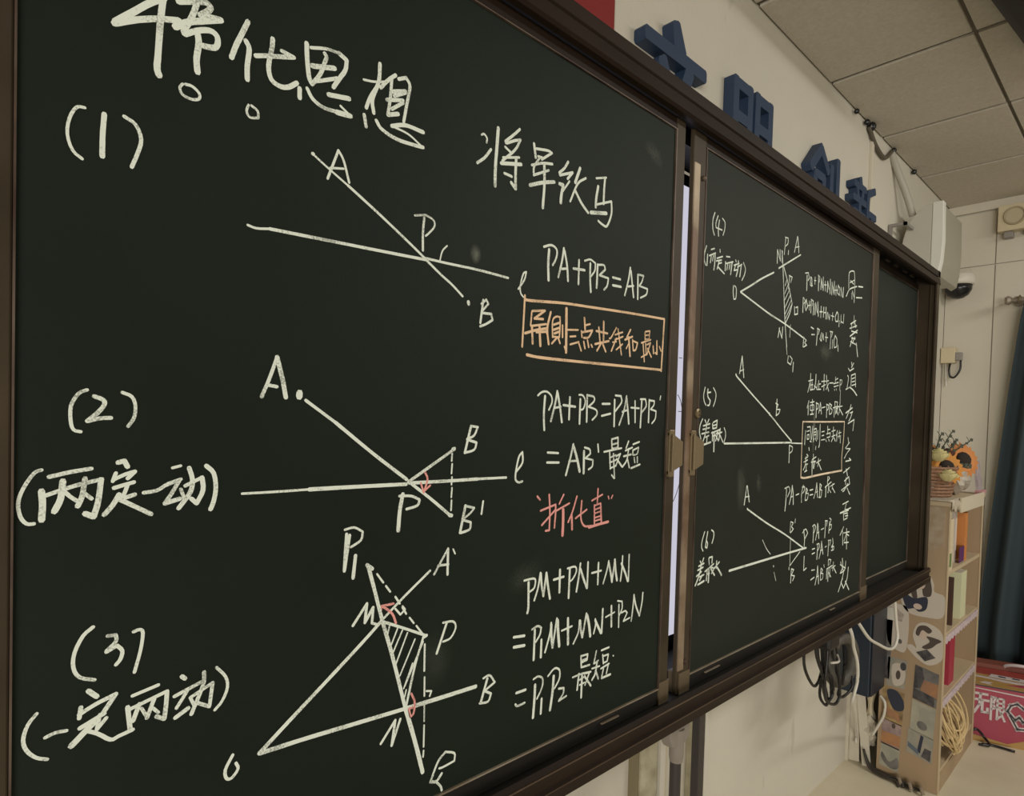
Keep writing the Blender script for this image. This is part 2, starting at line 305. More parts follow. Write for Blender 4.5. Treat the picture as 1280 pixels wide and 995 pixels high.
CHALK=[
(1,'chalk_heading','large white chalk heading at the top left of the panel','w','65:1396,20024 1596,20152 1798,20255 1989,20325;65:1402,20043 1546,20199 1706,20372 1847,20497;65:1833,20554 1832,20468 1811,20244 1792,19878 1785,19739 1805,19669;65:1980,20521 2171,20610 2262,20642 2306,20613 2285,20566 2201,20479 2286,20499 2416,20524;65:2416,20524 2202,20415 2064,20338 1950,20238;65:2184,20667 2118,20428 2038,20238 2052,20208;65:2052,20208 2175,20299 2302,20356 2375,20328 2384,20249 2348,20188 2234,20161;70:2176,20263 2188,20164 2168,19992 2179,19855;60:2710,20640 2643,20470 2584,20320 2534,20160;60:2690,20413 2730,20336 2710,20140 2713,19984;50:2802,20291 2930,20345 3085,20399 3262,20465 3109,20478;60:2999,20571 2993,20464 2956,20240 2991,20094 3100,20055 3201,20086 3303,20175;60:3421,20705 3429,20548 3458,20316 3501,20241;50:3501,20241 3605,20405 3661,20568 3684,20647 3658,20683;40:3475,20675 3682,20748 3854,20766;60:3854,20766 3961,20723 3946,20590 3861,20444 3786,20312;60:3496,20461 3637,20503 3798,20553;50:3525,20281 3657,20348 3835,20442;60:3341,20125 3343,20012;50:3437,20162 3513,20061 3664,20008 3888,20026;70:3836,20015 4031,20036;30:4003,20051 3886,20113;60:3720,20193 3849,20218 4008,20249;30:4210,20574 4369,20609 4581,20692;60:4449,20876 4436,20638 4347,20372 4370,20199;50:4427,20585 4318,20394 4256,20223;50:4467,20567 4580,20712 4697,20826;50:4639,20752 4625,20510 4592,20261;50:4748,20795 4869,20860 4934,20765 4890,20506 4845,20248;60:4653,20588 4864,20669;50:4865,20652 4684,20541;50:4568,20446 4827,20534;50:4828,20500 4649,20350;60:4592,20253 4751,20321;50:4230,20124 4262,19979;50:4411,20113 4500,20027 4740,19972 5052,19987 5180,20002;30:5137,20015 4922,20102 4656,20123;60:4656,20123 4877,20208 5174,20213;30:2032,19668 2005,19617 2033,19554 2130,19539 2200,19572 2199,19632 2128,19679 2059,19675;30:2733,19701 2711,19622 2751,19566 2846,19591 2837,19668 2765,19705'),
(1,'chalk_numeral','white chalk number one in brackets','w','30:1154,19094 1088,19075 1031,18950 1015,18790 1059,18649 1137,18589;50:1319,19092 1307,18888 1305,18668;40:1492,19130 1596,19081 1647,18946 1616,18798 1564,18639'),
(1,'chalk_numeral','white chalk number two in brackets','w','33:1200,16317 1129,16277 1069,16159 1065,16011 1089,15917 1150,15896;40:1258,16256 1337,16223 1346,16170 1283,16081 1203,16004;40:1203,16004 1311,16034 1407,16041;35:1504,16308 1591,16268 1625,16170 1613,16047 1560,15956'),
(1,'chalk_remark','white bracketed chalk remark under the number two','w','33:838,15523 781,15494 701,15355 662,15216 679,15083 727,15011 784,15006;40:896,15453 1066,15495 1243,15525;60:839,15317 848,15182 841,15038;40:873,15274 1102,15356 1335,15414;55:1326,15410 1304,15194 1266,15034 1193,15072;60:1007,15407 991,15235 941,15113;40:1007,15318 1068,15251 1121,15206;50:1190,15426 1165,15246 1130,15152;40:1174,15288 1246,15219;50:1474,15580 1531,15597 1560,15534;40:1456,15471 1429,15388;40:1438,15405 1542,15456 1629,15483 1562,15411;40:1439,15317 1621,15371;40:1563,15344 1516,15202 1632,15240;50:1487,15248 1431,15141 1357,15048;50:1478,15204 1604,15129 1784,15020;40:1711,15253 1842,15273 1945,15338 2061,15379;30:1985,15510 2070,15531;40:1904,15316 2072,15383;44:2061,15379 1988,15242 1916,15126;50:1916,15126 2064,15167;40:2073,15273 2118,15140;50:2156,15505 2191,15374 2171,15232 2054,15062;40:2116,15306 2291,15393;50:2291,15393 2304,15249 2239,15104 2183,15160;50:2334,15524 2415,15437 2441,15266 2420,15121 2387,15026'),
(1,'chalk_numeral','white chalk number three in brackets','w','36:1273,13904 1187,13830 1117,13673 1109,13524 1163,13413 1291,13353;36:1398,13784 1473,13779 1474,13712 1390,13631;40:1390,13620 1484,13665 1533,13598 1515,13512 1477,13465;38:1634,13779 1688,13790 1722,13749 1700,13558 1647,13343'),
(1,'chalk_remark','white bracketed chalk remark under the number three','w','33:817,13148 748,13055 714,12921 742,12807 816,12714 904,12666;36:885,12889 967,12911 1057,12903;50:1237,13255 1311,13175;40:1175,13105 1162,12994;45:1161,13033 1302,13100 1480,13156;45:1480,13156 1359,12973;45:1168,12889 1378,12978;40:1340,12978 1314,12831 1397,12927;60:1286,12907 1213,12842 1098,12732;40:1213,12853 1324,12784 1437,12684 1513,12699 1640,12726;35:1630,13091 1879,13142;50:1588,12982 1599,12876 1614,12735;40:1589,12948 1667,12970 1964,13049;45:1964,13049 1955,12885 1940,12748 1862,12800;45:1697,12985 1639,12818;35:1718,12932 1769,12824;45:1839,13001 1770,12812;35:1830,12899 1882,12836;50:2112,13175 2145,13142;40:2039,12968 2325,13058;40:2169,12991 2062,12830;50:2053,12725 2183,12794;35:2203,12909 2249,12798;45:2346,13163 2337,13018 2217,12716;40:2203,12909 2440,13015;45:2440,13015 2409,12751;40:2409,12746 2283,12825;36:2479,13183 2580,13052 2606,12920 2549,12773 2468,12689'),
(1,'chalk_diagram','first white chalk line diagram with one slanting line crossing another','w','50:3526,19391 3533,19390;28:3533,19386 3709,19290 4013,19138;36:4013,19138 4501,18878 5034,18575 5270,18433;32:2747,18324 2847,18310 3005,18340;42:3005,18340 3656,18364 4431,18392 5270,18425;35:3870,19543 3730,19144;35:3870,19543 3948,19431 4031,19178;30:3764,19289 3951,19335;30:5067,19011 5251,19064;40:5229,19028 5212,18786 5219,18550;30:5251,19064 5395,19022 5408,18928 5306,18808 5260,18766;50:5270,18445 5289,18433;24:5520,18444 5564,18610 5651,18708;36:5244,18447 5679,18452 6264,18467 6903,18458;36:5244,18447 5536,18271 5764,18149 5968,18012;33:7134,18319 7267,18491 7308,18631 7239,18585 7178,18376 7192,18263 7254,18207;60:6081,17944 6090,17915;40:6382,18021 6333,17655;35:6343,17953 6444,18037 6488,17975 6348,17829;40:6369,17816 6557,17827 6590,17737 6457,17656 6335,17603'),
(1,'chalk_heading','white chalk title of four characters in the upper right of the panel','w','34:6261,20544 6311,20573 6372,20529 6367,20460;45:6461,20384 6336,20219 6188,20092;65:6601,20762 6584,20492 6562,20132 6565,19848;45:7071,20903 6935,20766 6761,20609 6789,20588 6966,20686 7092,20738 6972,20537 6705,20283;40:6756,20518 6890,20467;60:6679,20236 7121,20350;40:6716,20337 7074,20448;60:7005,20406 6999,20182 7010,19922 6908,19994;45:6752,20099 6918,20094;55:7403,20778 7451,20565;45:7460,20713 7733,20769 7843,20761 7602,20580;40:7509,20604 7616,20616;45:7367,20415 7619,20522 7867,20583;45:7555,20597 7427,20412 7416,20305;45:7418,20264 7778,20449;60:7336,20074 7633,20200 7927,20294;60:7666,20505 7681,20171 7657,19783;50:8266,20741 8173,20604 8047,20490 8065,20452 8391,20591 8263,20444;65:8056,20298 8153,20304 8112,20118 8102,19985;40:8314,20415 8142,20191;60:8590,20729 8466,20436;45:8754,20597 8535,20433 8347,20071;55:8472,20304 8653,20129 8854,19999;40:9057,20684 9351,20780;50:9314,20765 9295,20531 9293,20273;60:9119,20551 9074,20331 9064,20156;45:9080,20206 9525,20381 9537,20146 9415,19892 9283,19884 9150,19922;65:8925,20021 9385,20120'),
(1,'chalk_formula','white chalk equation directly above the orange box','w','40:7711,19135 7897,19203 8027,19165 8047,19072 8004,18954 7944,18866;55:7844,19116 7832,18877 7851,18590;46:8221,19218 8182,18989 8097,18688;50:8240,19177 8318,18928 8353,18668;40:8172,18845 8320,18879;45:8488,18911 8801,18941;50:8635,19091 8638,18661;40:8793,19111 8952,19165 9100,19125 9088,18984 8967,18845;50:8962,19098 8967,18845 8998,18578;50:9174,19116 9166,18683;40:9193,19115 9361,19141 9403,19066 9240,18930 9507,18919 9476,18771 9384,18684;46:9641,18962 9880,18966;46:9649,18812 9908,18825;46:10193,19253 10144,19009 10038,18683;50:10217,19195 10274,18932 10329,18692;40:10131,18870 10317,18915;50:10453,19164 10471,18677;40:10474,19168 10648,19174 10590,19037 10508,18947 10795,18932 10757,18811 10564,18717'),
(1,'chalk_remark','orange chalk box around a line of characters','o','42:7294,18240 7288,18021 7264,17384;46:7297,18172 7475,18179 8260,18257 9023,18299 10188,18359 11456,18407;50:11456,18407 11429,17833 11404,17300;50:7377,17260 7665,17244 8372,17254 9447,17279 10674,17307 11403,17322;35:7467,17995 7447,17761;42:7481,18008 7786,18056 7532,17888 7745,17906;40:7456,17752 7827,17831;45:7319,17613 7555,17690 7830,17756;50:7477,17754 7504,17462;50:7658,17777 7694,17440;40:7586,17662 7864,17706;50:7928,18050 7855,17759 7898,17494;50:7845,17769 7849,17672;36:7994,17624 7982,17906 8075,17994 8173,17997 8185,17866 8172,17645 7994,17635;40:8017,17845 8161,17896;40:8021,17758 8165,17809;40:8040,17695 8168,17743;40:8107,17626 7983,17514;40:8140,17630 8193,17541;40:8245,17863 8254,17654;60:8337,18175 8349,17776 8359,17398;36:8358,17409 8311,17494;34:8381,17802 8671,17834;34:8454,17688 8607,17713;34:8460,17548 8699,17619;45:8836,18076 8864,17862;35:8860,17942 9002,17983;40:8759,17826 8782,17715;40:8795,17808 9080,17877 8978,17737 8836,17709;38:8699,17603 8776,17467;38:8839,17641 8880,17519;38:8945,17676 8987,17553;40:9057,17607 9088,17568;40:9191,17879 9532,17873;40:9262,17958 9313,17681;45:9406,18083 9417,17716;40:9166,17630 9578,17734;42:9351,17674 9228,17512;42:9389,17666 9492,17522;38:9800,18014 9652,17815 9595,17784;38:9810,17809 9665,17551;34:9696,17723 9813,17748;34:9767,17876 10004,17953;34:9772,17780 10029,17870;38:9860,17997 9935,17725 9995,17510;34:10017,17721 9822,17591;40:10269,18035 10152,17872;40:10094,17816 10339,17906;50:10214,17879 10276,17512;34:10241,17783 10144,17648;38:10343,17844 10375,17647;38:10365,17821 10516,17800 10459,17656 10375,17635;34:10764,18045 10773,17892;34:10786,18060 10932,18091 10915,17921 10772,17905;34:10790,17984 10910,18006;34:10645,17814 10974,17915;36:10711,17821 10777,17444;34:10800,17818 10833,17616;34:10845,17798 10977,17850 10857,17593;40:10872,17723 11017,17561;34:10662,17523 10856,17606;42:11072,17796 11095,17642;45:11203,17914 11219,17641 11158,17661;36:11303,17807 11369,17721'),
(1,'chalk_diagram','second white chalk line diagram with a dashed upright','w','46:3122,16824 3039,16574 2944,16334;55:3122,16824 3195,16556 3240,16340;40:3012,16480 3128,16465;80:3415,16408 3410,16357;40:3495,16317 3906,16048;50:3906,16048 4480,15631 5031,15256;30:2735,15184 3138,15184 3565,15190;50:3565,15190 4273,15191 5032,15188;50:5113,15201 5893,15202 6367,15207;40:6367,15207 6982,15206;80:5080,15220 5097,15212;45:5112,15246 5442,15432 5868,15674;46:5114,15191 5456,14956 5818,14687;60:5818,14680 5864,14669;60:5854,15681 5886,15688;30:5843,15620 5837,15504;30:5848,15457 5839,15313;30:5850,15258 5844,15142;30:5855,15094 5846,14950;30:5852,14902 5848,14750;46:6194,16023 6088,15624;40:6193,16041 6339,16025 6270,15894 6128,15837;40:6129,15830 6323,15782 6278,15670 6088,15624;40:7195,15285 7345,15440 7338,15621 7252,15522 7188,15205 7257,15115 7357,15126;60:4976,15048 4931,14820 4911,14534;40:4917,15024 5119,15012 5265,14951 5226,14867 5042,14829;46:6130,14803 6035,14386;38:6140,14795 6309,14753 6239,14683 6099,14602;40:6076,14585 6244,14533 6224,14423 6049,14384;40:6489,14846 6461,14647'),
(1,'chalk_diagram','small pink chalk arrow in the second diagram','p','34:5350,15347 5396,15241 5334,15051;32:5279,15193 5315,15098 5334,15051;32:5333,15062 5450,15150'),
(1,'chalk_formula','white chalk equation between the orange box and the pink words','w','36:7674,16591 7771,16654 7897,16668 8012,16597 8033,16488 7958,16353;50:7852,16589 7834,16284 7855,16001;44:8161,16693 8115,16470 8015,16157;50:8172,16661 8250,16386 8304,16146;40:8102,16392 8265,16420;44:8331,16452 8657,16435;50:8500,16599 8494,16202;36:8752,16657 8858,16651 8935,16551 8888,16409 8800,16383;50:8791,16579 8787,16128;46:8984,16669 8990,16167;38:9002,16659 9169,16644 9191,16562 9031,16449 9255,16399 9279,16305 9153,16206;44:9439,16520 9671,16530;44:9431,16290 9700,16341;40:9841,16701 10023,16698 10050,16576 9857,16395;50:9825,16615 9832,16100;44:10209,16708 10141,16430 9992,16127;50:10211,16670 10267,16409 10310,16159;40:10081,16390 10266,16434;40:10369,16483 10650,16479;44:10498,16621 10522,16188;40:10683,16667 10860,16676 10891,16534 10742,16399;50:10729,16631 10707,16089;46:10996,16669 10992,16198;38:11020,16657 11181,16651 11163,16558 11053,16475 11254,16442 11235,16283 11116,16180;34:11409,16768 11390,16687;40:7958,15606 8235,15592;40:7949,15430 8259,15423;50:8636,15747 8561,15485 8455,15191;65:8644,15713 8753,15481 8835,15247;40:8529,15440 8773,15446;55:8943,15618 8952,15208;40:8958,15688 9106,15651 9128,15568 8986,15488 9208,15449 9196,15330 9087,15274;40:9344,15745 9370,15601;40:9766,15829 9787,15658;40:9766,15842 9965,15879 9975,15681 9795,15658;36:9811,15744 9950,15768;36:9543,15599 10099,15668;40:9720,15585 9756,15266;40:9840,15559 9898,15076;36:9744,15487 9922,15533;36:9730,15389 9927,15434;38:9755,15278 9933,15322;38:9923,15508 10064,15556 9933,15335;44:9946,15458 10118,15305;40:9885,15076 9802,15141;38:10321,15805 10244,15667;38:10226,15617 10456,15678;38:10170,15504 10421,15538;42:10329,15654 10278,15427 10139,15292;40:10298,15452 10371,15273;40:10474,15742 10688,15793;36:10480,15627 10486,15525;36:10502,15627 10673,15677 10636,15548 10507,15524;36:10532,15473 10559,15370;36:10640,15484 10646,15368;44:10436,15258 10737,15327'),
(1,'chalk_remark','pink chalk words in quotation marks','p','36:7729,14850 7800,14784;38:8029,14865 8058,14563 8057,14229 7960,14227;36:7818,14592 8201,14675;38:7860,14336 8205,14585;38:8411,14842 8300,14679;40:8201,14675 8207,14529 8186,14261;36:8222,14561 8572,14672;65:8406,14570 8414,14376 8410,14103;42:8777,14786 8666,14516 8553,14329;50:8652,14448 8674,14180;40:8924,14695 8913,14379 9019,14217 9241,14196;38:8760,14381 9077,14519;40:9395,14893 9383,14605;36:9218,14676 9535,14776;40:9297,14587 9314,14237;36:9297,14575 9486,14610;45:9487,14598 9524,14243;32:9320,14501 9471,14526;32:9323,14429 9482,14453;32:9328,14344 9498,14366;32:9338,14283 9501,14301;50:9149,14174 9410,14204 9739,14231;34:9714,14729 9736,14679;34:9852,14741 9815,14686'),
(1,'chalk_diagram','third white chalk diagram with a hatched triangle','w','55:2992,11999 3383,12299 3891,12681 4368,13045 4680,13297;38:4680,13297 5050,13573 5488,13877;55:3007,11993 3557,11982 4279,11952 5096,11917;65:5096,11917 5689,11896 6442,11876;55:4439,14097 4547,13748 4680,13297;60:4680,13297 4860,12753 5095,11954;70:5095,11954 5289,11368 5440,10857;50:4420,14111 4508,14042;30:4582,13961 4686,13825;30:4729,13771 4802,13677;32:4888,13590 4967,13478;32:5011,13415 5079,13310;30:5138,13243 5215,13146;30:5261,13099 5388,12937;40:4680,13279 5020,13119 5424,12922;50:5389,12899 5448,12917;32:5419,12790 5422,12391;28:5434,12293 5438,12006;28:5440,11929 5445,11622;28:5446,11564 5447,11238;30:5448,11180 5442,11087;40:5389,12892 5256,12508 5117,11948;26:5391,12835 5087,12254;26:5244,12905 4996,12426;26:5109,13027 4915,12594;26:5021,13082 4859,12771;26:4942,13135 4835,12904;26:4806,13200 4768,13056;24:5210,12557 5066,12223;24:5110,12192 5083,12088;30:4892,13418 4980,13318 5056,13377 5011,13433;30:5473,12072 5566,12046 5536,11978;40:4104,14568 4078,14079;46:4242,14262 4211,13974;44:4227,13311 4433,13574 4408,13316;44:4408,13316 4533,13503 4519,13287;34:4519,13287 4620,13245;38:5810,14168 5559,13810;46:5810,14168 5812,13772;34:5626,13934 5827,13926;26:5908,14149 5949,14073;40:5821,13031 5643,12597;34:5749,13046 5944,13026 5997,12917 5902,12779 5758,12753;46:6682,11944 6548,11574;38:6599,11966 6735,11980 6852,11836 6661,11762;40:6634,11749 6774,11668 6712,11552 6532,11579;40:4936,11799 4705,11535;42:4936,11799 4886,11448;40:4886,11448 5022,11791;40:5860,11018 5719,10910 5585,10648;36:5860,11018 6036,10937 6040,10815 5819,10796 5746,10803;46:5608,10647 5704,10622 5797,10705;36:5680,10631 5779,10515 5806,10438;32:4075,14626 4215,14644 4342,14574 4319,14463 4168,14383;50:4146,14545 4081,14076;50:4241,14262 4213,13960;38:2680,12086 2598,11937 2612,11831 2672,11813 2744,11896 2718,11975'),
(1,'chalk_diagram','pink chalk arrow and arc in the third diagram','p','36:4911,13208 4844,13355 4683,13493;36:4656,13437 4666,13496 4861,13497;36:5201,12111 5262,11980 5254,11813 5197,11767 5163,11897 5229,11896'),
(1,'chalk_formula','white chalk equation under the pink words','w','38:7466,13422 7679,13426 7743,13384 7717,13256 7611,13208;50:7573,13377 7585,12952 7564,12847;42:7863,13498 7811,13241 7726,13036;50:7873,13485 7906,13248 7954,13073;42:7954,13073 8014,13476;50:8014,13476 8067,13222 8125,12999;42:8210,13323 8478,13339;50:8370,13481 8371,13070;38:8575,13475 8784,13480 8824,13381 8724,13256 8638,13223;50:8645,13453 8634,12921;46:8943,13517 8901,13252 8849,13002;54:8948,13410 9048,13206 9149,13023;46:9163,13512 9160,13022;40:9285,13286 9571,13293;50:9478,13457 9475,13043;42:9799,13451 9748,13272 9643,13029;50:9801,13414 9871,13205 9921,13018;42:9921,13018 9992,13451;56:9992,13451 10033,13206 10084,13023;44:10245,13493 10237,13253 10197,12993;54:10212,13346 10349,13135 10444,12954;42:10466,13491 10465,12951'),
(1,'chalk_formula','white chalk equation with three plus terms near the bottom','w','50:7254,12494 7507,12465;50:7260,12322 7514,12296;38:7688,12535 7827,12568 7924,12515 7897,12398 7791,12288;54:7766,12515 7757,11987;50:7939,12300 7937,11988;44:8181,12552 8157,12365 8040,12053;60:8183,12518 8191,12335 8234,12098;46:8234,12098 8328,12602;70:8347,12564 8373,12342 8412,12081;40:8468,12349 8751,12374;60:8631,12543 8653,12061;40:8962,12442 8936,12222 8802,12034;56:8981,12427 9007,12255 9058,12101;46:9058,12101 9158,12535;70:9179,12495 9244,12302 9292,12074;44:9429,12374 9446,12260 9393,12101;56:9430,12349 9513,12222 9618,12065;54:9653,12527 9637,12061;38:9761,12345 10040,12392;50:9931,12538 9952,12119;36:10131,12602 10279,12563 10287,12421 10189,12287;42:10177,12518 10189,12058;36:10270,12335 10396,12350 10463,12298 10343,12154;36:10343,12149 10555,12177;40:10683,12635 10654,12353 10612,12101;46:10684,12609 10762,12386 10900,12154;42:10900,12154 10975,12426 10995,12622;44:7350,11515 7576,11510;44:7337,11324 7389,11281 7560,11287;38:7762,11643 7880,11663 7995,11592 7985,11438 7865,11270;60:7807,11531 7801,11288 7777,10962;50:7984,11236 7972,10974;38:8140,11599 8301,11694 8438,11636 8446,11473 8317,11323;60:8290,11560 8270,11268 8217,10963;42:8437,11291 8575,11264 8562,11163 8446,11068;42:8447,11061 8651,11095'),
(1,'chalk_remark','white chalk closing words at the lower right','w','42:9038,11747 9059,11526;40:9049,11744 9234,11736 9220,11631 9073,11619;40:9059,11526 9301,11514;36:9071,11655 9200,11660;38:8813,11399 9083,11400 9345,11369;42:8991,11424 8951,11125;50:9083,11400 9076,10946;36:9015,11298 9124,11318;36:9020,11201 9166,11210;40:9158,11381 9308,11366 9187,11156;50:9160,11332 9358,11097;38:9499,11735 9433,11505;38:9453,11501 9566,11534;38:9380,11421 9611,11412;50:9529,11506 9482,11297 9391,11198;44:9499,11342 9584,11172;40:9655,11711 9892,11718;40:9699,11614 9728,11433;36:9720,11584 9879,11583 9846,11453 9727,11445;40:9653,11352 9909,11388;38:9733,11332 9682,11171;50:9683,11158 9961,11160;38:9890,11367 9838,11205;30:10036,11518 10053,11507'),
(2,'chalk_numeral','white chalk number four in brackets','w','32:13412,21147 13331,20961 13338,20760 13420,20627;36:13558,21108 13469,20913 13488,20816 13767,20823;40:13626,21022 13589,20798 13612,20650;32:13767,21098 13891,21035 13890,20868 13817,20711'),
(2,'chalk_remark','white bracketed chalk remark under the number four','w','32:13082,20304 13004,20124 13004,19964 13081,19859;40:13142,20122 13128,19868;36:13292,20264 13442,20320;36:13223,20109 13498,20226;44:13479,20202 13475,19976 13445,19827;36:13303,20105 13274,19957;36:13402,20145 13370,20017;36:13696,20349 13709,20290;36:13568,20117 13832,20212;36:13552,20053 13797,20122;40:13693,20101 13605,19878;40:13643,19927 13946,19828;36:13679,20016 13801,20061;36:14022,20251 14194,20275;40:13989,20118 13983,19908;36:14013,20081 14354,20191;44:14312,20172 14280,20006 14255,19864;36:14100,20077 14066,19945;36:14207,20098 14173,19975;36:14483,20259 14513,20222;36:14405,20115 14668,20210;36:14491,20154 14414,19989 14590,20044;44:14618,20264 14611,20069 14535,19873;36:14585,20107 14806,20215;40:14785,20189 14729,19897;36:14894,20275 15007,20144 14964,19983 14845,19831'),
(2,'chalk_diagram','white chalk diagram of two rays and a narrow hatched triangle','w','36:14424,19622 14419,19468 14464,19304 14565,19339 14572,19570 14487,19632;44:14794,19538 15323,19776 15919,20061 16623,20354;44:16920,20523 17602,20840 18321,21174;44:14795,19530 15528,19391 16454,19220 17453,19079 18715,18846;44:17073,21033 17168,20648 17293,19941 17451,19100 17613,18466;36:17231,20617 17557,20202 17865,19705;38:17865,19705 17715,19398 17472,19103;26:17358,20124 17463,20316;26:17357,19909 17557,20202;26:17372,19738 17671,20091;26:17392,19525 17737,19949;26:17428,19357 17803,19806;26:17460,19232 17836,19679;40:16811,20642 16799,20997;36:16799,20997 16999,20742;40:16999,20742 16954,21029;40:17101,20720 17104,21019;36:17288,21443 17231,20959;32:17258,21436 17441,21455 17434,21303 17261,21180;36:17492,21121 17482,21011;36:18058,21637 17888,21160;40:18081,21620 18186,21209;30:17928,21301 18192,21379;36:17637,20455 17568,20073;32:17586,20446 17796,20441 17707,20272;40:18032,19642 18052,19423 18265,19475 18267,19677 18140,19636;40:17036,18662 17112,18928;44:17085,18903 17286,18669;40:17286,18669 17310,18974;40:18770,18861 18741,18584;34:18795,18841 18960,18791 18842,18709 18997,18656 18775,18578;30:17592,18463 17653,18251;38:17740,18215 17704,18036 17919,17988 18011,18151 17844,18225;40:18094,18070 18076,17800;26:17816,19104 17796,18749'),
(2,'chalk_formula','three lines of white chalk sums beside the hatched triangle','w','34:18705,20722 18925,20775;46:18837,20682 18848,20249;36:18927,20750 19004,20636 18915,20543;40:19097,20678 19088,20444 19208,20426 19186,20643 19097,20678;36:19147,20506 19253,20447;32:19368,20623 19500,20646;34:19423,20737 19424,20528;46:19685,20837 19711,20380;36:19651,20831 19791,20804 19740,20636;50:19899,20770 19897,20451;50:19899,20770 20029,20526;50:20065,20853 20093,20456;32:20159,20629 20335,20659;38:20232,20749 20263,20458;50:20429,20784 20428,20458;40:20429,20784 20562,20562;50:20638,20875 20648,20440;46:20791,20820 20796,20436;44:20794,20793 20977,20493;46:20972,20879 20994,20468;30:21001,20608 21262,20651;36:21135,20769 21146,20465;40:21319,20828 21272,20569 21447,20513 21468,20742 21322,20801;44:21557,20785 21573,20505;40:21572,20787 21746,20504;44:21789,20824 21785,20511;50:18618,19992 18627,19574;40:18649,19997 18784,19916 18666,19822;46:18843,19977 18765,19786 18842,19656 18958,19789 18843,19977;34:18987,19819 19179,19861;36:19071,19961 19084,19704;50:19200,19981 19201,19643;36:19195,20032 19364,20006 19278,19862;50:19405,19934 19384,19604;50:19534,19980 19516,19635;54:19699,20031 19776,19618;40:19570,19959 19698,19713;40:19899,19769 20106,19798;44:19985,19941 19985,19607;50:20196,19946 20192,19649;40:20178,19782 20389,19812;50:20372,19972 20395,19622;46:20496,19827 20494,19636;40:20531,19832 20684,19634;44:20681,19798 20683,19647;32:20794,19773 21055,19781;34:20930,19888 20935,19640;40:21300,19969 21168,19783 21221,19650 21410,19675 21426,19874 21300,19969;40:21521,19718 21505,19518;40:21655,19920 21669,19653;36:21678,19711 21919,19685;40:21926,19972 21903,19683;38:19276,19223 19479,19196;38:19331,19008 19563,19035;44:19780,19247 19730,18736;36:19746,19243 19921,19224 19833,19067;40:20103,19153 19984,18951 20095,18896 20210,19138;40:20210,19138 20279,18957;34:20398,19052 20614,19063;38:20469,19196 20483,18925;44:20852,19242 20832,18743;36:20774,19274 20996,19287 20903,19110;40:21023,19040 21029,18777;40:21232,19204 21141,18998 21200,18808 21385,18856 21399,19083 21232,19204;40:21494,18924 21531,18729'),
(2,'chalk_remark','column of white chalk characters down the right edge','w','40:22267,20876 22234,21303 22325,21435 22608,21511 22742,21454 22828,20941 22813,20497;36:22367,21081 22767,21239;40:22399,21159 22700,21095;46:22057,20583 22352,20861 23002,21065;46:23172,21094 23607,21147;46:23004,20689 23564,20769;40:22569,20781 22592,20580;40:22603,20845 22793,20671;38:22865,20060 22882,19781;44:22566,19740 23053,19922;44:22501,19586 23160,19758;44:22686,19785 22669,19578;44:22976,19853 23081,19688;50:22572,19331 23263,19621;44:22676,19520 23231,19527;44:22825,19331 22611,18999;44:23035,19355 22807,19122;40:22703,19288 23085,19301;44:22634,19162 23238,19109;54:23188,19164 23371,18732;44:22532,18255 22621,18203;40:22798,18483 22882,18342;40:23012,18472 22819,18307;44:22666,18177 23033,18295;40:22477,18016 22569,17935 22483,17606;44:22367,17541 22729,17636;54:22729,17636 23078,17552 23444,17397;40:22850,18043 22850,17687;40:22850,18043 23225,18131;44:23227,18116 23305,17685;36:22906,17929 23198,17994;36:22918,17825 23212,17875;36:22932,17707 23311,17776;44:22924,17052 22856,16916;46:22458,16754 23064,16953;44:22817,16884 22519,16580;40:22873,16767 23122,16820;46:22705,16407 23283,16554;46:23285,16539 23199,16176;40:23080,16819 22933,16620 22778,16497;40:22761,15930 22847,15766;44:22553,15575 22906,15766;40:22637,15559 23015,15556;40:23017,15541 22738,15410 22509,15236;44:22645,15129 23147,15164 22969,15227;44:22483,14749 23048,14910;44:22716,14875 22870,14631;44:22598,14464 23000,14596 23114,14351;40:22751,14576 22695,14341;46:22345,14166 23114,14351;46:22901,14361 22632,14165 22473,14115;50:22876,14212 23157,13986;40:22523,13683 23056,13751;44:22310,13403 23299,13507;40:22855,13675 22714,13446;36:22791,13499 23092,13447;40:22311,13394 23093,13438;44:22642,13353 22685,13126;40:22684,13350 23018,13353 22997,13174 22748,13150;40:22818,13264 23071,13258;44:22694,12901 22395,12649;46:22628,12758 22681,12290;44:22718,12690 23267,12680;46:22996,12812 23061,12111;40:22975,12633 22791,12413;44:23017,12629 23240,12546;44:22798,12352 23223,12319;50:22693,11825 22766,11546 22581,11362;46:23042,11689 22949,11399 22543,11338;44:22509,11641 23027,11449;44:22540,11726 22871,11350;54:23326,11437 23242,11053 22938,10766;46:22875,11320 22702,11015 22449,10727;46:22814,11118 22660,11021 22938,10766;50:23080,10986 23462,10635'),
(2,'chalk_numeral','white chalk number five in brackets','w','32:13245,17066 13187,16876 13228,16735 13314,16647;40:13376,17029 13362,16936;40:13362,16946 13502,16964;40:13362,16936 13389,16845 13496,16768 13462,16663 13382,16649;34:13626,17075 13751,16946 13730,16778 13649,16639'),
(2,'chalk_remark','white bracketed chalk remark touching the start of a level line','w','32:13177,16325 13077,16181 13057,16018 13130,15856;36:13286,16307 13330,16247;36:13466,16322 13410,16249;38:13216,16163 13514,16220;38:13202,16081 13500,16126;38:13169,15978 13487,16022;38:13372,16227 13346,16021 13241,15805;36:13334,15897 13493,15940;38:13415,15898 13402,15795;44:13286,15729 13586,15784;40:13645,16222 13666,16108;38:13676,16254 13860,16311 13844,16131 13687,16108;34:13681,16181 13826,16205;38:13611,16003 14025,16092;40:13651,16024 13666,15815;50:13734,16025 13746,15564;34:13678,15930 13802,15952;38:13821,15984 13923,16027 13812,15816;40:13824,15942 13960,15816;38:13926,15985 14115,16029;40:14023,16113 13979,15837;42:14013,15964 14177,15784;32:14216,16137 14289,16031 14290,15902 14229,15784'),
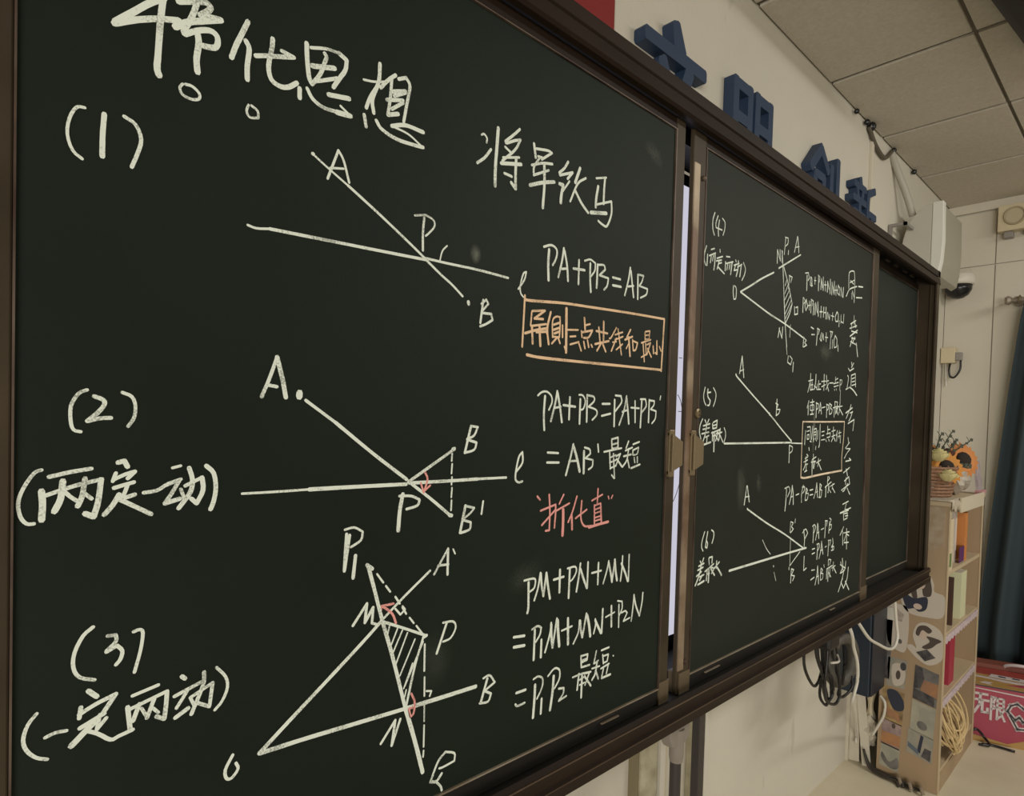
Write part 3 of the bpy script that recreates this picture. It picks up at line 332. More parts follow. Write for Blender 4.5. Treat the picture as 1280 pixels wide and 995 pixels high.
(2,'chalk_diagram','white chalk diagram of a slanting line meeting a level line','w','46:14242,15751 15648,15756 18126,15770;40:18181,15756 18961,15741;50:14709,17476 14753,17429;44:14753,17429 15634,17019 16685,16544 17516,16130 18176,15815;60:16684,16561 16706,16523;60:18153,15833 18180,15770;38:15002,17950 14895,17510;42:15002,17950 15127,17428;32:14907,17569 15111,17625;40:17117,16966 17098,16513;36:17048,16856 17200,16819 17112,16686 17343,16694 17272,16583 17098,16513;40:18059,15689 18072,15195;36:18080,15689 18278,15643 18256,15530 18101,15464'),
(2,'chalk_remark','two lines of white chalk writing above the drawn box','w','34:19240,17610 19567,17671;36:19382,17843 19373,17605 19220,17281;36:19378,17553 19412,17344;34:19449,17505 19581,17526;34:19505,17614 19531,17364;34:19431,17359 19630,17383;44:19787,17846 19777,17605 19697,17387;36:19686,17493 19862,17450;38:19919,17561 19881,17398;36:20012,17675 20040,17407;34:20024,17554 20196,17592;36:19937,17396 20213,17422;40:20449,17895 20465,17404;36:20259,17664 20578,17699;36:20276,17502 20589,17590;40:20631,17881 20711,17611 20866,17399;34:20615,17688 20830,17730;36:20839,17647 20641,17441;36:20912,17657 21209,17685;40:21416,17882 21397,17711;34:21426,17798 21613,17853;36:21250,17659 21666,17729;34:21298,17564 21677,17630;34:21346,17482 21371,17455;34:21497,17505 21524,17470;36:21812,17824 21812,17480;34:21812,17824 22011,17823 21947,17689 21832,17654;28:21890,17485 21896,17082;40:19331,17024 19221,16810;40:19298,16891 19307,16602;34:19436,16976 19735,17016;36:19593,17076 19604,16638;34:19444,16897 19459,16739;34:19477,16898 19711,16921 19713,16761 19493,16740;40:19471,16620 19705,16641;40:19908,16996 19921,16540;34:19875,16982 20065,16963 20049,16840 19930,16782;38:20221,17010 20115,16680;40:20244,16997 20350,16661;32:20176,16764 20316,16782;36:20379,16853 20627,16890;40:20764,16978 20772,16562;34:20727,16976 20914,16956 20889,16844 20785,16785;40:20982,17015 21003,16680;34:21020,17003 21174,16967 21073,16865 21227,16828 21179,16714 21019,16667;40:21427,17090 21458,16950;36:21465,17092 21660,17086 21632,16985;36:21296,16887 21752,16961;44:21411,16891 21405,16594;38:21564,16897 21547,16697;38:21567,16869 21719,16903 21583,16727;38:21612,16813 21784,16676;34:21716,16931 22108,16975;36:21896,17082 21856,16735;40:21879,16880 22181,16687'),
(2,'chalk_remark','white and orange chalk box holding two lines of characters','b','46:18938,16389 20319,16414 22368,16465;44:22369,16459 22351,15902 22256,15317 22294,14832;44:18938,16384 18935,15760 18950,14744;60:18951,14730 19330,14707 20491,14766 22311,14832'),
(2,'chalk_remark','two lines of white chalk characters inside the drawn box','w','36:19157,16127 19134,15707;34:19278,16233 19508,16250 19622,15786 19519,15812;34:19258,16102 19454,16130;34:19301,15997 19314,15865;34:19301,15997 19452,16011 19446,15878 19314,15865;36:19709,16267 19648,15866;36:19788,16161 19784,15866;34:19786,16174 19990,16204 19987,15894;32:19810,16081 19966,16096;32:19818,16000 19975,16015;34:19849,15893 19758,15786;34:19952,15893 20030,15813;36:20101,16138 20108,15867;46:20271,16331 20281,15758 20224,15622;34:20423,16101 20636,16123;34:20435,15978 20613,16001;34:20414,15846 20699,15868;40:20912,16287 20935,16064;34:20923,16176 21108,16192;34:20828,16036 21157,16081 21134,15954 20877,15925;36:20772,15869 20853,15799;36:21029,15883 21074,15813;40:21403,16267 21399,15955;36:21266,16124 21567,16170;36:21284,15955 21584,16013;40:21402,15927 21263,15799;40:21478,15927 21606,15813;40:21763,16158 21665,15985;38:21737,16043 21723,15813;34:21851,16073 22086,16104;36:21960,16161 21950,15900;34:21825,15958 22083,15988;40:22062,15959 22061,15756;44:19472,15613 19500,15533;44:20012,15650 19987,15556;36:19326,15416 19431,15362;36:19208,15286 19400,15336;38:19120,15183 19409,15243;38:19268,15338 19256,15127 19111,14947;38:19226,15102 19421,15123;40:19214,14891 19374,14926;36:19324,15099 19310,14915;40:19830,15409 19849,15220;36:19744,15249 20045,15325;46:19684,15170 20024,15190;50:19747,15222 19785,14711;40:19855,15166 19874,14977;40:19990,15190 19908,14976;38:20100,15134 20443,15222;38:20261,15266 20216,15022;44:20275,15129 20511,14917'),
(2,'chalk_formula','white chalk equation under the drawn box','w','36:17860,14458 18124,14495 18226,14375 18061,14208;46:17980,14439 17955,14063 17919,13814;40:18364,14521 18311,14243 18202,13983;44:18367,14496 18453,14235 18478,13964;34:18274,14182 18455,14209;38:18640,14224 18858,14250;44:19156,14483 19049,14252 19062,13989;36:19064,14435 19258,14438 19237,14320 19114,14248;40:19364,14367 19329,14050;36:19394,14392 19501,14319 19377,14233 19577,14222 19495,14040 19332,14024;40:19669,14310 19906,14325;40:19684,14162 19921,14170;40:20198,14514 20121,14245 20003,14048;44:20201,14487 20294,14057;34:20089,14220 20297,14235;44:20452,14447 20457,14061;36:20450,14475 20585,14413 20468,14295 20630,14259 20565,14054 20387,14051;40:21085,14671 21072,14446;36:21160,14668 21242,14608 21100,14529;40:20898,14342 21406,14487;50:20969,14367 20968,14030;40:21187,14412 21177,14158;40:21269,14352 21140,14160;36:21203,14270 21405,14145;36:21345,14348 21683,14418;40:21528,14425 21508,14254;40:21543,14281 21754,14126'),
(2,'chalk_numeral','white chalk number six in brackets','w','34:13458,13661 13352,13453 13338,13310 13409,13208;40:13598,13647 13543,13432 13512,13289 13584,13260 13609,13362 13556,13431;40:13774,13672 13883,13608 13884,13480 13817,13349'),
(2,'chalk_remark','white chalk remark under the number six','w','40:13292,12983 13357,12912;40:13449,13036 13395,12949;44:13241,12866 13478,12907;44:13207,12778 13444,12817;44:13157,12641 13370,12723;46:13358,12891 13275,12654 13113,12431;40:13298,12609 13497,12632;46:13416,12633 13304,12525;50:13231,12433 13507,12483;40:13697,12993 13728,12841;40:13716,13012 13862,13014 13852,12867;40:13533,12700 13938,12834;50:13635,12706 13610,12478;54:13717,12716 13708,12420;40:13641,12621 13743,12627;44:13775,12771 13967,12723 13849,12612;46:13820,12722 14001,12546;44:13989,12720 14216,12839;44:14084,12878 14075,12708;54:14116,12723 14255,12595 14350,12495'),
(2,'chalk_diagram','white chalk diagram of two lines meeting at a point in the lower half','w','50:15592,14049 15629,14025;46:15629,14025 16748,13577 17997,13126 19326,12586;60:14734,12547 15907,12553 17227,12558 18370,12561 19564,12558;38:15519,14644 15410,14163;44:15545,14642 15683,14226;34:15454,14363 15672,14370;40:18342,13456 18337,13160;38:18374,13462 18531,13416 18409,13313 18549,13231 18371,13143;34:18666,13520 18654,13405;40:19331,13131 19418,12837 19406,12601;38:19246,13045 19471,13141 19639,13005 19418,12837;32:19103,12495 18407,12167;24:18385,12995 18407,12167;38:18356,12128 18363,12058;40:18527,12058 18510,11645;38:18527,12058 18697,12011 18544,11871 18771,11814 18649,11693;40:19435,12311 19430,11883 19626,11927;24:16548,13127 16809,12862 17068,12678;40:17297,12320 17310,12292;22:17343,12137 17488,11873'),
(2,'chalk_formula','three short lines of white chalk sums in the lower right','w','36:19988,13171 20157,13210 20271,13117 20114,12954;44:20094,13147 20090,12847 20075,12657;40:20401,13229 20361,12929 20277,12717;44:20425,13199 20544,12744;34:20361,12929 20538,12939;38:20711,13005 20927,13026;44:21053,13226 21033,12719;36:21013,13258 21201,13241 21144,13076;42:21394,13196 21358,12828;36:21382,13311 21525,13256 21407,13080 21573,13094 21535,12953 21349,12914;38:20026,12458 20233,12461;38:20041,12306 20248,12322;36:20398,12566 20576,12573 20624,12456 20490,12361;44:20473,12530 20447,12089;40:20787,12620 20745,12330 20625,12094;44:20790,12591 20941,12194;34:20708,12335 20904,12339;36:21089,12402 21214,12416;42:21386,12567 21362,12084;36:21346,12586 21576,12575 21479,12414;40:21748,12412 21729,12226;36:21725,12617 21784,12437 21640,12337 21857,12341 21846,12226 21653,12220;38:20058,11798 20303,11777;44:20019,11503 20292,11543;44:20541,11868 20500,11582 20388,11293;46:20544,11840 20674,11276;34:20469,11531 20648,11532;42:20807,11733 20806,11396;36:20841,11756 20960,11669 20822,11590 21008,11563 20987,11410 20809,11367;30:21052,11840 21084,11750;40:21415,11948 21435,11759;38:21452,11958 21647,11918 21548,11772;38:21294,11664 21786,11711;50:21333,11658 21329,11344;50:21445,11671 21453,11239;40:21599,11650 21592,11362;40:21499,11520 21709,11344;38:21756,11628 22064,11672;40:21891,11813 21844,11528;44:21911,11635 22173,11407'),
]

CW = {1: 1.0, 2: 1.0}
for (pn, name, label, col, data) in CHALK:
    bm = new()
    for k, s in enumerate(data.split(';')):
        wd, pts = s.split(':'); wd = int(wd)/10*1e-3*CW[pn]
        ribbon(bm, [tuple(int(v)*1e-4 for v in q.split(',')) for q in pts.split(' ')], wd, k)
    o = obj(name, bm, CH[col], p1 if pn == 1 else p2, label=label, kind='stuff')
# smudges of rubbed chalk
m_sm = bpy.data.materials.new('chalk_smudge'); m_sm.use_nodes = True
_nt = m_sm.node_tree; _b = _nt.nodes['Principled BSDF']; _b.inputs['Base Color'].default_value = (.7, .74, .62, 1); _b.inputs['Roughness'].default_value = .95
_at = _nt.nodes.new('ShaderNodeAttribute'); _at.attribute_name = 'dust'; _n = _nt.nodes.new('ShaderNodeTexNoise'); _n.inputs['Scale'].default_value = 60
_tc = _nt.nodes.new('ShaderNodeTexCoord'); _nt.links.new(_tc.outputs['Object'], _n.inputs['Vector'])
_m = _nt.nodes.new('ShaderNodeMath'); _m.operation = 'MULTIPLY'; _nt.links.new(_at.outputs['Fac'], _m.inputs[0]); _nt.links.new(_n.outputs['Fac'], _m.inputs[1]); _nt.links.new(_m.outputs[0], _b.inputs['Alpha'])
def smudge(parent, cx, cz, rx, rz, tilt, amt):
    bm = new(); ly = bm.verts.layers.float_color.new('dust')
    c = bm.verts.new((cx, BP-.0008, cz)); c[ly] = (amt, amt, amt, 1)
    rings = []
    for q in (.35, .7, 1):
        rg = []
        for k in range(16):
            a = 2*math.pi*k/16; x, z = rx*q*math.cos(a), rz*q*math.sin(a)
            v = bm.verts.new((cx+x*math.cos(tilt)-z*math.sin(tilt), BP-.0008, cz+x*math.sin(tilt)+z*math.cos(tilt)))
            u = amt*{.35: .8, .7: .3, 1: 0}[q]; v[ly] = (u, u, u, 1); rg.append(v)
        rings.append(rg)
    for k in range(16):
        bm.faces.new((c, rings[0][k], rings[0][(k+1) % 16]))
        for j in (0, 1): bm.faces.new((rings[j][k], rings[j+1][k], rings[j+1][(k+1) % 16], rings[j][(k+1) % 16]))
    obj('chalk_smudge', bm, m_sm, parent)
for s in ((p2, 1.52, 1.46, .03, .07, .1, .10), (p2, 1.62, 1.47, .02, .03, .2, .09), (p2, 1.98, 1.62, .012, .09, 0, .35), (p1, .62, 1.87, .012, .016, 0, .4),
          (p1, .75, 1.35, .05, .03, .3, .06), (p2, 2.05, 1.86, .06, .03, 0, .12), (p1, 1.09, 2.17, .04, .02, -.4, .10), (p1, .56, 1.25, .04, .05, 0, .05)):
    smudge(*s)
# ---------------------------------------------------------------- display between the panels
dp = thing('display_screen', 'lit white screen showing as a bright strip in the gap between the two sliding blackboards', 'screen', (.9, -.08, .98))
box('casing', (-.27, 2.05, -.112, -.012, .985, 2.30), m_black, dp, bevel=.004)
m_scr = bpy.data.materials.new('screen_lit'); m_scr.use_nodes = True
_e = m_scr.node_tree.nodes['Principled BSDF']; _e.inputs['Base Color'].default_value = (.02, .02, .02, 1)
_e.inputs['Emission Color'].default_value = (.80, .78, .92, 1); _e.inputs['Emission Strength'].default_value = .72
box('glass', (-.24, 2.02, -.120, -.113, 1.042, 2.262), m_scr, dp)
for pts in (([1.485, 1.70], [1.50, 1.685], [1.51, 1.66]), ([1.49, 1.655], [1.515, 1.655]), ([1.48, 1.41], [1.495, 1.43], [1.51, 1.46]), ([1.485, 1.80], [1.50, 1.80]), ([1.485, 1.545], [1.515, 1.546])):
    bm = new(); tube(bm, [(a[0], -.1212, a[1]) for a in pts], .0010, 5); obj('pen_mark', bm, m_grey, dp)
# ---------------------------------------------------------------- supports below the board
def column(name, label, parts, cat='post', base=None):
    t = thing(name, label, cat, base or (0, 0, 0)); return t
st = thing('support_post', 'round grey post under the blackboard rail topped by a wider grey bracket', 'post', (1.407, -.2, 0))
bm = new(); lathe(bm, [(.0145, 0), (.0145, .79)], (1.407, -.2, 0), seg=20); obj('pole', bm, m_post, st, smooth=False, bevel=.001)
bm = new(); lathe(bm, [(.0165, .755), (.0185, .77), (.0185, .84)], (1.409, -.2, 0), seg=20); obj('collar', bm, m_brk, st)
bm = new(); prism(bm, [(1.362, .955), (1.452, .955), (1.452, .82), (1.440, .80), (1.376, .80), (1.362, .82)], 1, -.212, -.180); obj('bracket', bm, m_brk, st, bevel=.004)
st = thing('support_post', 'plain square dark grey post under the blackboard rail', 'post', (1.525, -.2, 0))
box('pole', (1.500, 1.532, -.212, -.190, .004, .953), m_post, st, bevel=.003)
box('foot', (1.49, 1.542, -.225, -.177, 0, .01), m_post, st)
m_spk = mat('old_paint', (.50, .46, .33), .8, col2=(.30, .27, .18), nscale=14)
box('trim_2', (1.497, 1.583, -.035, 0, 0, 2.3), m_spk, kind='structure')
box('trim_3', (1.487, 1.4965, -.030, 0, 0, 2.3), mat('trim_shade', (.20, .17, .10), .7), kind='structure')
box('trim_4', (1.586, 1.612, -.045, 0, 0, 2.3), m_white, kind='structure', bevel=.003)
box('trim_5', (1.632, 1.655, -.022, 0, 0, 2.3), m_cream, kind='structure', bevel=.003)
box('trim_6', (1.835, 1.855, -.05, 0, 0, 2.3), m_white, kind='structure', bevel=.003)
box('trim_7', (1.80, 1.8345, -.03, 0, 0, 2.3), m_spk, kind='structure', bevel=.003)
# ---------------------------------------------------------------- blue letters on the wall
def letter(name, label, cx, zt, w_, h_, strokes, th=.036):
    """each stroke: (x0,z0,x1,z1,width) in a 0..1 box; solid rounded bars"""
    bm = new()
    for s in strokes:
        x0, z0, x1, z1, wd = s[:5]; w1 = s[5] if len(s) > 5 else wd
        a = Vector((cx+(x0-.5)*w_, zt-z0*h_)); b = Vector((cx+(x1-.5)*w_, zt-z1*h_))
        d = (b-a).normalized(); n = Vector((-d.y, d.x)); r = wd*w_/2; r1 = w1*w_/2; pts = []
        def cap(c, dr, rr):
            base = Vector((-dr.y, dr.x))
            e = .3*rr
            return [c+dr*(rr-0)*.0+base*rr*-1+dr*0, c-base*rr*.6+dr*e, c+base*rr*.6+dr*e, c+base*rr]
        # endpoints
        for p, dr, rr in ((a, -d, r), (b, d, r1)):
            pts += cap(p, dr, rr)
        prism(bm, [(p.x, p.y) for p in pts], 1, -th-rnd.uniform(0, .0015), 0)
    return obj(name, bm, m_blue, label=label, cat='letter', group='blue foam letters above the blackboard')
LZ = 2.765; LH = .31
wen = [(.02, .30, .99, .30, .12), (.47, .02, .55, .26, .12, .20), (.27, .42, .40, .64, .14, .13), (.40, .64, .96, 1.0, .13, .15), (.72, .36, .60, .66, .14), (.60, .66, .05, 1.0, .13)]
ming = [(.07, .04, .07, .80, .12), (.40, .04, .40, .80, .12), (.05, .09, .42, .09, .12), (.05, .42, .42, .42, .12), (.05, .76, .42, .76, .12),
        (.58, .04, .56, .80, .12), (.56, .8, .48, .98, .12), (.91, .04, .91, .97, .12), (.56, .09, .93, .09, .12), (.58, .40, .91, .40, .12), (.58, .68, .91, .68, .12), (.91, .93, .78, .93, .1)]
chuang = [(.36, .02, .02, .36, .13, .13), (.34, .04, .60, .28, .12), (.17, .38, .17, .92, .12), (.15, .40, .46, .40, .11), (.45, .38, .45, .68, .11), (.45, .66, .30, .66, .1), (.17, .90, .58, .90, .12), (.56, .90, .56, .78, .1),
          (.70, .16, .70, .74, .12), (.93, .02, .93, .95, .13), (.93, .93, .80, .93, .1), (.27, .52, .34, .52, .06)]
xin = [(.26, .0, .30, .10, .12), (.03, .12, .52, .12, .10), (.16, .16, .20, .28, .09), (.40, .16, .36, .28, .09), (.0, .32, .54, .32, .10), (.03, .52, .52, .52, .10), (.27, .34, .27, .96, .11), (.2, .6, .04, .82, .09), (.34, .6, .5, .78, .09), (.27, .95, .18, .92, .09),
       (.92, .02, .62, .14, .11), (.64, .12, .62, .70, .11), (.62, .7, .52, .95, .1), (.64, .42, .99, .42, .10), (.82, .42, .82, .98, .11)]
letter('wall_letter', 'blue raised character like a cross with spread legs, nearest of the row above the blackboard', 1.560, LZ, .32, LH, wen)
letter('wall_letter', 'blue raised character of two ladder shapes with square holes, second in the row', 2.040, LZ, .30, LH, ming)
letter('wall_letter', 'blue raised character with a pointed roof and tall right stroke, third in the row', 2.680, LZ, .31, LH, chuang)
letter('wall_letter', 'blue raised character with crowded bars, farthest of the row above the blackboard', 3.160, LZ, .31, LH, xin)
o = box('red_banner', (.72, 1.300, -.012, 0, 2.44, 2.95), m_red, label='plain red cloth panel on the wall above the near blackboard', cat='banner', bevel=.002)
# ---------------------------------------------------------------- curved wall unit
ws = thing('wall_unit', 'white curved casing mounted high on the wall past the blackboard frame end', 'wall unit', (3.95, -.1, 2.4))
bm = new(); arc = []
for k in range(11):
    a = math.pi/2*k/10; arc.append((-.165+.135*math.sin(a), 2.56+.235*math.cos(a)))
prof = [(-.165, 2.795)]+arc[1:]+[(-.03, 2.44), (-.165, 2.44)]
prism(bm, prof, 0, 3.75, 4.20); obj('casing', bm, mat('casing_white', (.50, .48, .42), .5), ws, bevel=.004)
bm = new(); fr = [(-.166, 2.800), (-.166, 2.415), (-.200, 2.43), (-.212, 2.50), (-.217, 2.60), (-.212, 2.80)]
prism(bm, fr, 0, 3.748, 3.80); obj('front_rim', bm, mat('rim_white', (.68, .68, .62), .45), ws, bevel=.003)
bm = new(); prism(bm, [(-.166, 2.795), (-.166, 2.42), (-.192, 2.435), (-.203, 2.50), (-.208, 2.60), (-.203, 2.795)], 0, 3.80, 4.20); obj('front_cover', bm, mat('cover_olive', (.33, .31, .24), .6), ws, bevel=.003)
bm = new(); bx(bm, 3.62, 3.635, -.085, -.005, 2.675, 2.690); bx(bm, 3.62, 3.635, -.02, -.005, 2.48, 2.675); bx(bm, 3.62, 3.76, -.085, -.07, 2.675, 2.690)
obj('mounting_bracket', bm, m_grey, ws)
bm = new(); tube(bm, [(3.60, -.008, 3.05), (3.66, -.02, 2.98), (3.73, -.05, 2.86), (3.78, -.07, 2.76)], .017, 8); obj('flat_arm', bm, mat('arm_grey', (.40, .38, .32), .5), ws, smooth=True)
# loose wiring along the ceiling corner
t = thing('ceiling_cable', 'sagging dark wiring with small black clips in the corner under the ceiling', 'cable', (3.3, -.01, 3.0))
bm = new(); tube(bm, [(3.24, -.012, 3.055), (3.34, -.014, 3.00), (3.48, -.012, 2.985), (3.60, -.010, 3.055)], .010, 8); obj('cable', bm, mat('cable_brown', (.10, .085, .06), .6), t, smooth=True)
for x, r in ((3.06, .012), (3.20, .014), (3.26, .022), (3.61, .014), (3.98, .014)):
    bm = new(); bmesh.ops.create_icosphere(bm, subdivisions=2, radius=r, matrix=Matrix.Translation((x, -.016, 3.062))); obj('clip', bm, m_black, t)
# surface conduit down the wall
box('trim_8', (3.30, 3.325, -.014, 0, 0, 3.06), mat('conduit', (.62, .57, .47), .6), kind='structure', bevel=.002)
# black rounded object near the ceiling
bm = new(); bx(bm, 1.75, 3.05, -1.30, -.620, 3.0, CZ, bevel=.035)
bmesh.ops.rotate(bm, verts=bm.verts[:], cent=(2.782, -.64, 3), matrix=Matrix.Rotation(math.radians(-6), 3, 'Z'))
obj('ceiling_fixture', bm, m_dark, label='black rounded fixture hanging under the ceiling in the upper right corner', cat='fixture', smooth=True)
# dome camera
dc = thing('dome_camera', 'small white dome security camera with a black glass bowl on the far wall', 'camera', (4.74, -.105, 2.55))
bm = new(); lathe(bm, [(.072, .07), (.085, .06), (.088, .01), (.080, .0)], (4.735, -.093, 2.555), seg=28); obj('housing', bm, m_white, dc, smooth=True)
bm = new(); bx(bm, 4.74, FX, -.143, -.043, 2.575, 2.645, bevel=.01); obj('mount', bm, m_white, dc)
bm = new(); lathe(bm, [(.073, .0), (.071, -.03), (.055, -.06), (.03, -.078), (.004, -.084)], (4.735, -.093, 2.555), seg=28); obj('glass_bowl', bm, m_black, dc, smooth=True)
# beige box with round opening on far wall
sb = thing('wall_box', 'beige wall box with a round recess beside the ceiling', 'box', (4.78, -.38, 2.85))
bm = new(); bx(bm, 4.77, FX-.001, -.52, -.270, 2.862, 3.018, bevel=.006); obj('casing', bm, m_cream, sb)
bm = new(); 
for k in range(32):
    pass
lathe(bm, [(.046, .0), (.046, -.010), (.052, -.012), (.056, 0)], (4.771, -.352, 2.945), axis=0, seg=28); obj('round_rim', bm, mat('rim_beige', (.36, .30, .19), .6), sb, smooth=True)
bm = new(); lathe(bm, [(.045, -.001), (.044, -.004)], (4.771, -.352, 2.945), axis=0, seg=28); obj('recess_disc', bm, mat('disc_beige', (.46, .40, .27), .7), sb)
bm = new(); bx(bm, 4.79, FX-.001, -.345, -.30, 2.825, 2.86, bevel=.004); obj('cable_gland', bm, m_grey, sb); bm = new(); bx(bm, 4.79, FX-.001, -.43, -.40, 2.835, 2.86, bevel=.004); obj('cable_gland', bm, m_grey, sb)
# plug with adapter on far wall corner
so = thing('wall_socket', 'cream socket box with a grey plug and short looped black cord on the far wall', 'socket', (4.8, -.05, 2.1))
bm = new(); bx(bm, 4.78, FX-.001, -.083, -.004, 2.075, 2.175, bevel=.005); obj('socket_box', bm, m_cream, so)
bm = new(); bx(bm, 4.78, 4.815, -.118, -.083, 2.09, 2.14, bevel=.004); obj('plug', bm, m_grey, so)
bm = new(); tube(bm, [(4.80, -.110, 2.09), (4.80, -.108, 2.03), (4.80, -.082, 1.985), (4.80, -.058, 1.99), (4.80, -.05, 2.03), (4.82, -.05, 2.075)], .006, 8); obj('cord', bm, m_black, so, smooth=True)
bm = new(); tube(bm, [(4.835, -.02, 2.10), (4.835, -.025, 2.02), (4.835, -.03, 1.93)], .005, 6); obj('cable', bm, m_white, so)
# ---------------------------------------------------------------- curtain
def curtain():
    t = thing('curtain', 'long dark teal curtain hanging in folds at the right edge', 'curtain', (4.72, -.8, .24))
    m = mat('curtain_teal', (.027, .044, .052), .85, bump=.1, bscale=400)
    bm = new(); NU, NV = 120, 24; grid = []
    for j in range(NV+1):
        v = j/NV; z = 2.42+(.19-2.42)*v
        row = []
        for i in range(NU+1):
            u = i/NU
            y = -.42+.155*min(1, v*1.12)**.8-u*(1.15+.12*v)
            ph = u*2*math.pi*7.5+.6*math.sin(u*9)
            x = 4.735+.050*math.sin(ph)*(.6+.5*v)+.012*math.sin(2.3*ph+1)
            row.append(bm.verts.new((x, y, z)))
        grid.append(row)
    for j in range(NV):
        for i in range(NU): bm.faces.new((grid[j][i], grid[j][i+1], grid[j+1][i+1], grid[j+1][i]))
    o = obj('fabric', bm, m, t, smooth=True)
    s = o.modifiers.new('s', 'SOLIDIFY'); s.thickness = .003
    bm = new(); tube(bm, [(4.735, -.36, 2.43), (4.735, -1.7, 2.43)], .013, 12, smooth=False); lathe(bm, [(.02, -.36), (.028, -.345), (.02, -.33)], (4.735, 0, 2.43), axis=1, seg=16)
    obj('rod', bm, mat('rod', (.30, .26, .21), .4, .5), t)
    bm = new(); bx(bm, 4.73, FX-.001, -.395, -.375, 2.425, 2.45); lathe(bm, [(.030, 4.845), (.030, 4.825)], (0, -.385, 2.435), axis=0, seg=16); obj('rod_bracket', bm, mat('rod', 0), t)
    for k in range(6):
        y = -.40-k*.19
        bm = new(); n = 16
        pts = [(4.735+.024*math.cos(2*math.pi*q/n), y, 2.43+.024*math.sin(2*math.pi*q/n)) for q in range(n+1)]
        tube(bm, pts, .004, 6, smooth=False); obj('ring', bm, m_brass, t)
curtain()
# ---------------------------------------------------------------- bookshelf
SX0, SX1, SYB, SYF, SH = 3.30, 4.02, -.140, -.385, 1.315
bs = thing('bookshelf', 'tall narrow light wood bookcase covered with stickers on its side', 'bookshelf', (3.66, -.26, 0))
box('side_board', (SX0, SX0+.018, SYF, SYB, 0, SH-.02), m_wood, bs, bevel=.001)
box('side_board', (SX1-.018, SX1, SYF, SYB, 0, SH-.02), m_wood, bs, bevel=.001)
box('side_edge', (SX0-.002, SX0+.020, SYF-.004, SYF, 0, SH-.02), m_edge, bs)
box('side_edge', (SX1-.020, SX1+.002, SYF-.004, SYF, 0, SH-.02), m_edge, bs)
box('back_board', (SX0+.018, SX1-.018, SYB-.008, SYB, 0, SH-.02), m_wood, bs)
box('top_board', (SX0-.008, SX1+.008, SYF-.008, SYB, SH-.02, SH), m_edge, bs, bevel=.002)
for z in (1.0, .72, .43, .10):
    box('shelf', (SX0+.018, SX1-.018, SYF+.002, SYB-.008, z-.018, z), m_edge, bs)
box('plinth', (SX0+.018, SX1-.018, SYF-.001, SYF+.012, 0, .082), m_wood, bs)
# frilled paper border under shelves
m_lace = mat('lace', (.60, .50, .50), .8, col2=(.42, .34, .40), nscale=60)
for z, nm in ((.702, 'lace_border'), (.412, 'lace_border')):
    bm = new(); n = 24; top = []; bot = []
    for k in range(n+1):
        x = SX0+.02+(SX1-SX0-.04)*k/n; dz = .020+.010*(k % 2)
        top.append((x, z+.006)); bot.append((x, z-dz))
    prism(bm, top+bot[::-1], 1, SYF-.0035, SYF+.001); obj(nm, bm, m_lace, bs, label='lilac scalloped paper edging')
# things printed on the side board: flat stickers
def sticker(name, label, quad, layers, m_base):
    """quad in (y,z): corners tl,tr,br,bl ; layers: (material, polygon in 0..1 u right v down)"""
    t = thing(name, label, 'sticker', (SX0-.001, quad[0][0], quad[0][1]), 'stickers on the bookcase side')
    def uv(u, v):
        a = Vector(quad[0]).lerp(Vector(quad[1]), u); b = Vector(quad[3]).lerp(Vector(quad[2]), u); return a.lerp(b, v)
    bm = new(); prism(bm, [tuple(uv(*p)) for p in sm(m_base[1])], 0, SX0-.0016, SX0-.0001); obj('sheet', bm, m_base[0], t)
    for i, (nm, mm, poly) in enumerate(layers):
        bm = new(); prism(bm, [tuple(uv(*p)) for p in sm(poly)], 0, SX0-.0022-.0004*i, SX0-.0017-.0002*i+.0001*0); obj(nm, bm, mm, t)
    return t
def sm(poly):
    if len(poly) < 6 or len(poly) > 13: return poly
    P = [Vector(p) for p in poly]; n = len(P); out = []
    for i in range(n):
        p0, p1, p2, p3 = P[i-1], P[i], P[(i+1) % n], P[(i+2) % n]
        for k in range(4):
            t = k/4; out.append(tuple(.5*((2*p1)+(p2-p0)*t+(2*p0-5*p1+4*p2-p3)*t*t+(3*p1-p0-3*p2+p3)*t**3)))
    return out
def ell(cx, cy, rx, ry, n=14): return [(cx+rx*math.cos(2*math.pi*k/n), cy+ry*math.sin(2*math.pi*k/n)) for k in range(n)]
SQ = [(0, 0), (1, 0), (1, 1), (0, 1)]
mp_white = mat('paper_white', (.55, .49, .42), .7); mp_buff = mat('paper_buff', (.50, .38, .26), .7, col2=(.44, .33, .22), nscale=20)
mp_hair = mat('ink_brown', (.075, .055, .045), .7); mp_navy = mat('ink_navy', (.022, .026, .050), .6); mp_skin = mat('ink_skin', (.58, .46, .38), .7)
mp_dark = mat('print_dark', (.025, .024, .028), .6, col2=(.09, .08, .085), nscale=40); mp_grey = mat('print_grey', (.19, .18, .17), .6, col2=(.10, .095, .09), nscale=25)
mp_teal = mat('print_teal', (.24, .25, .22), .6, col2=(.34, .30, .24), nscale=20); mp_or = mat('print_orange', (.42, .20, .08), .6, col2=(.28, .15, .09), nscale=22)
mp_rose = mat('print_rose', (.36, .27, .25), .6, col2=(.24, .17, .17), nscale=30); mp_pale = mat('print_pale', (.40, .37, .29), .6, col2=(.28, .28, .23), nscale=16)
mp_gold = mat('print_gold', (.40, .28, .12), .6, col2=(.16, .10, .05), nscale=24)
sticker('sticker', 'clear lace patterned film on the upper side of the bookcase', [(-.15, 1.29), (-.37, 1.29), (-.37, 1.12), (-.15, 1.0)], [('fold_line', mp_white, [(.55, .0), (.62, .0), (.40, .98), (.36, .95)])],
        (mat('film', (.43, .35, .26), .45, col2=(.36, .27, .18), nscale=30), SQ))
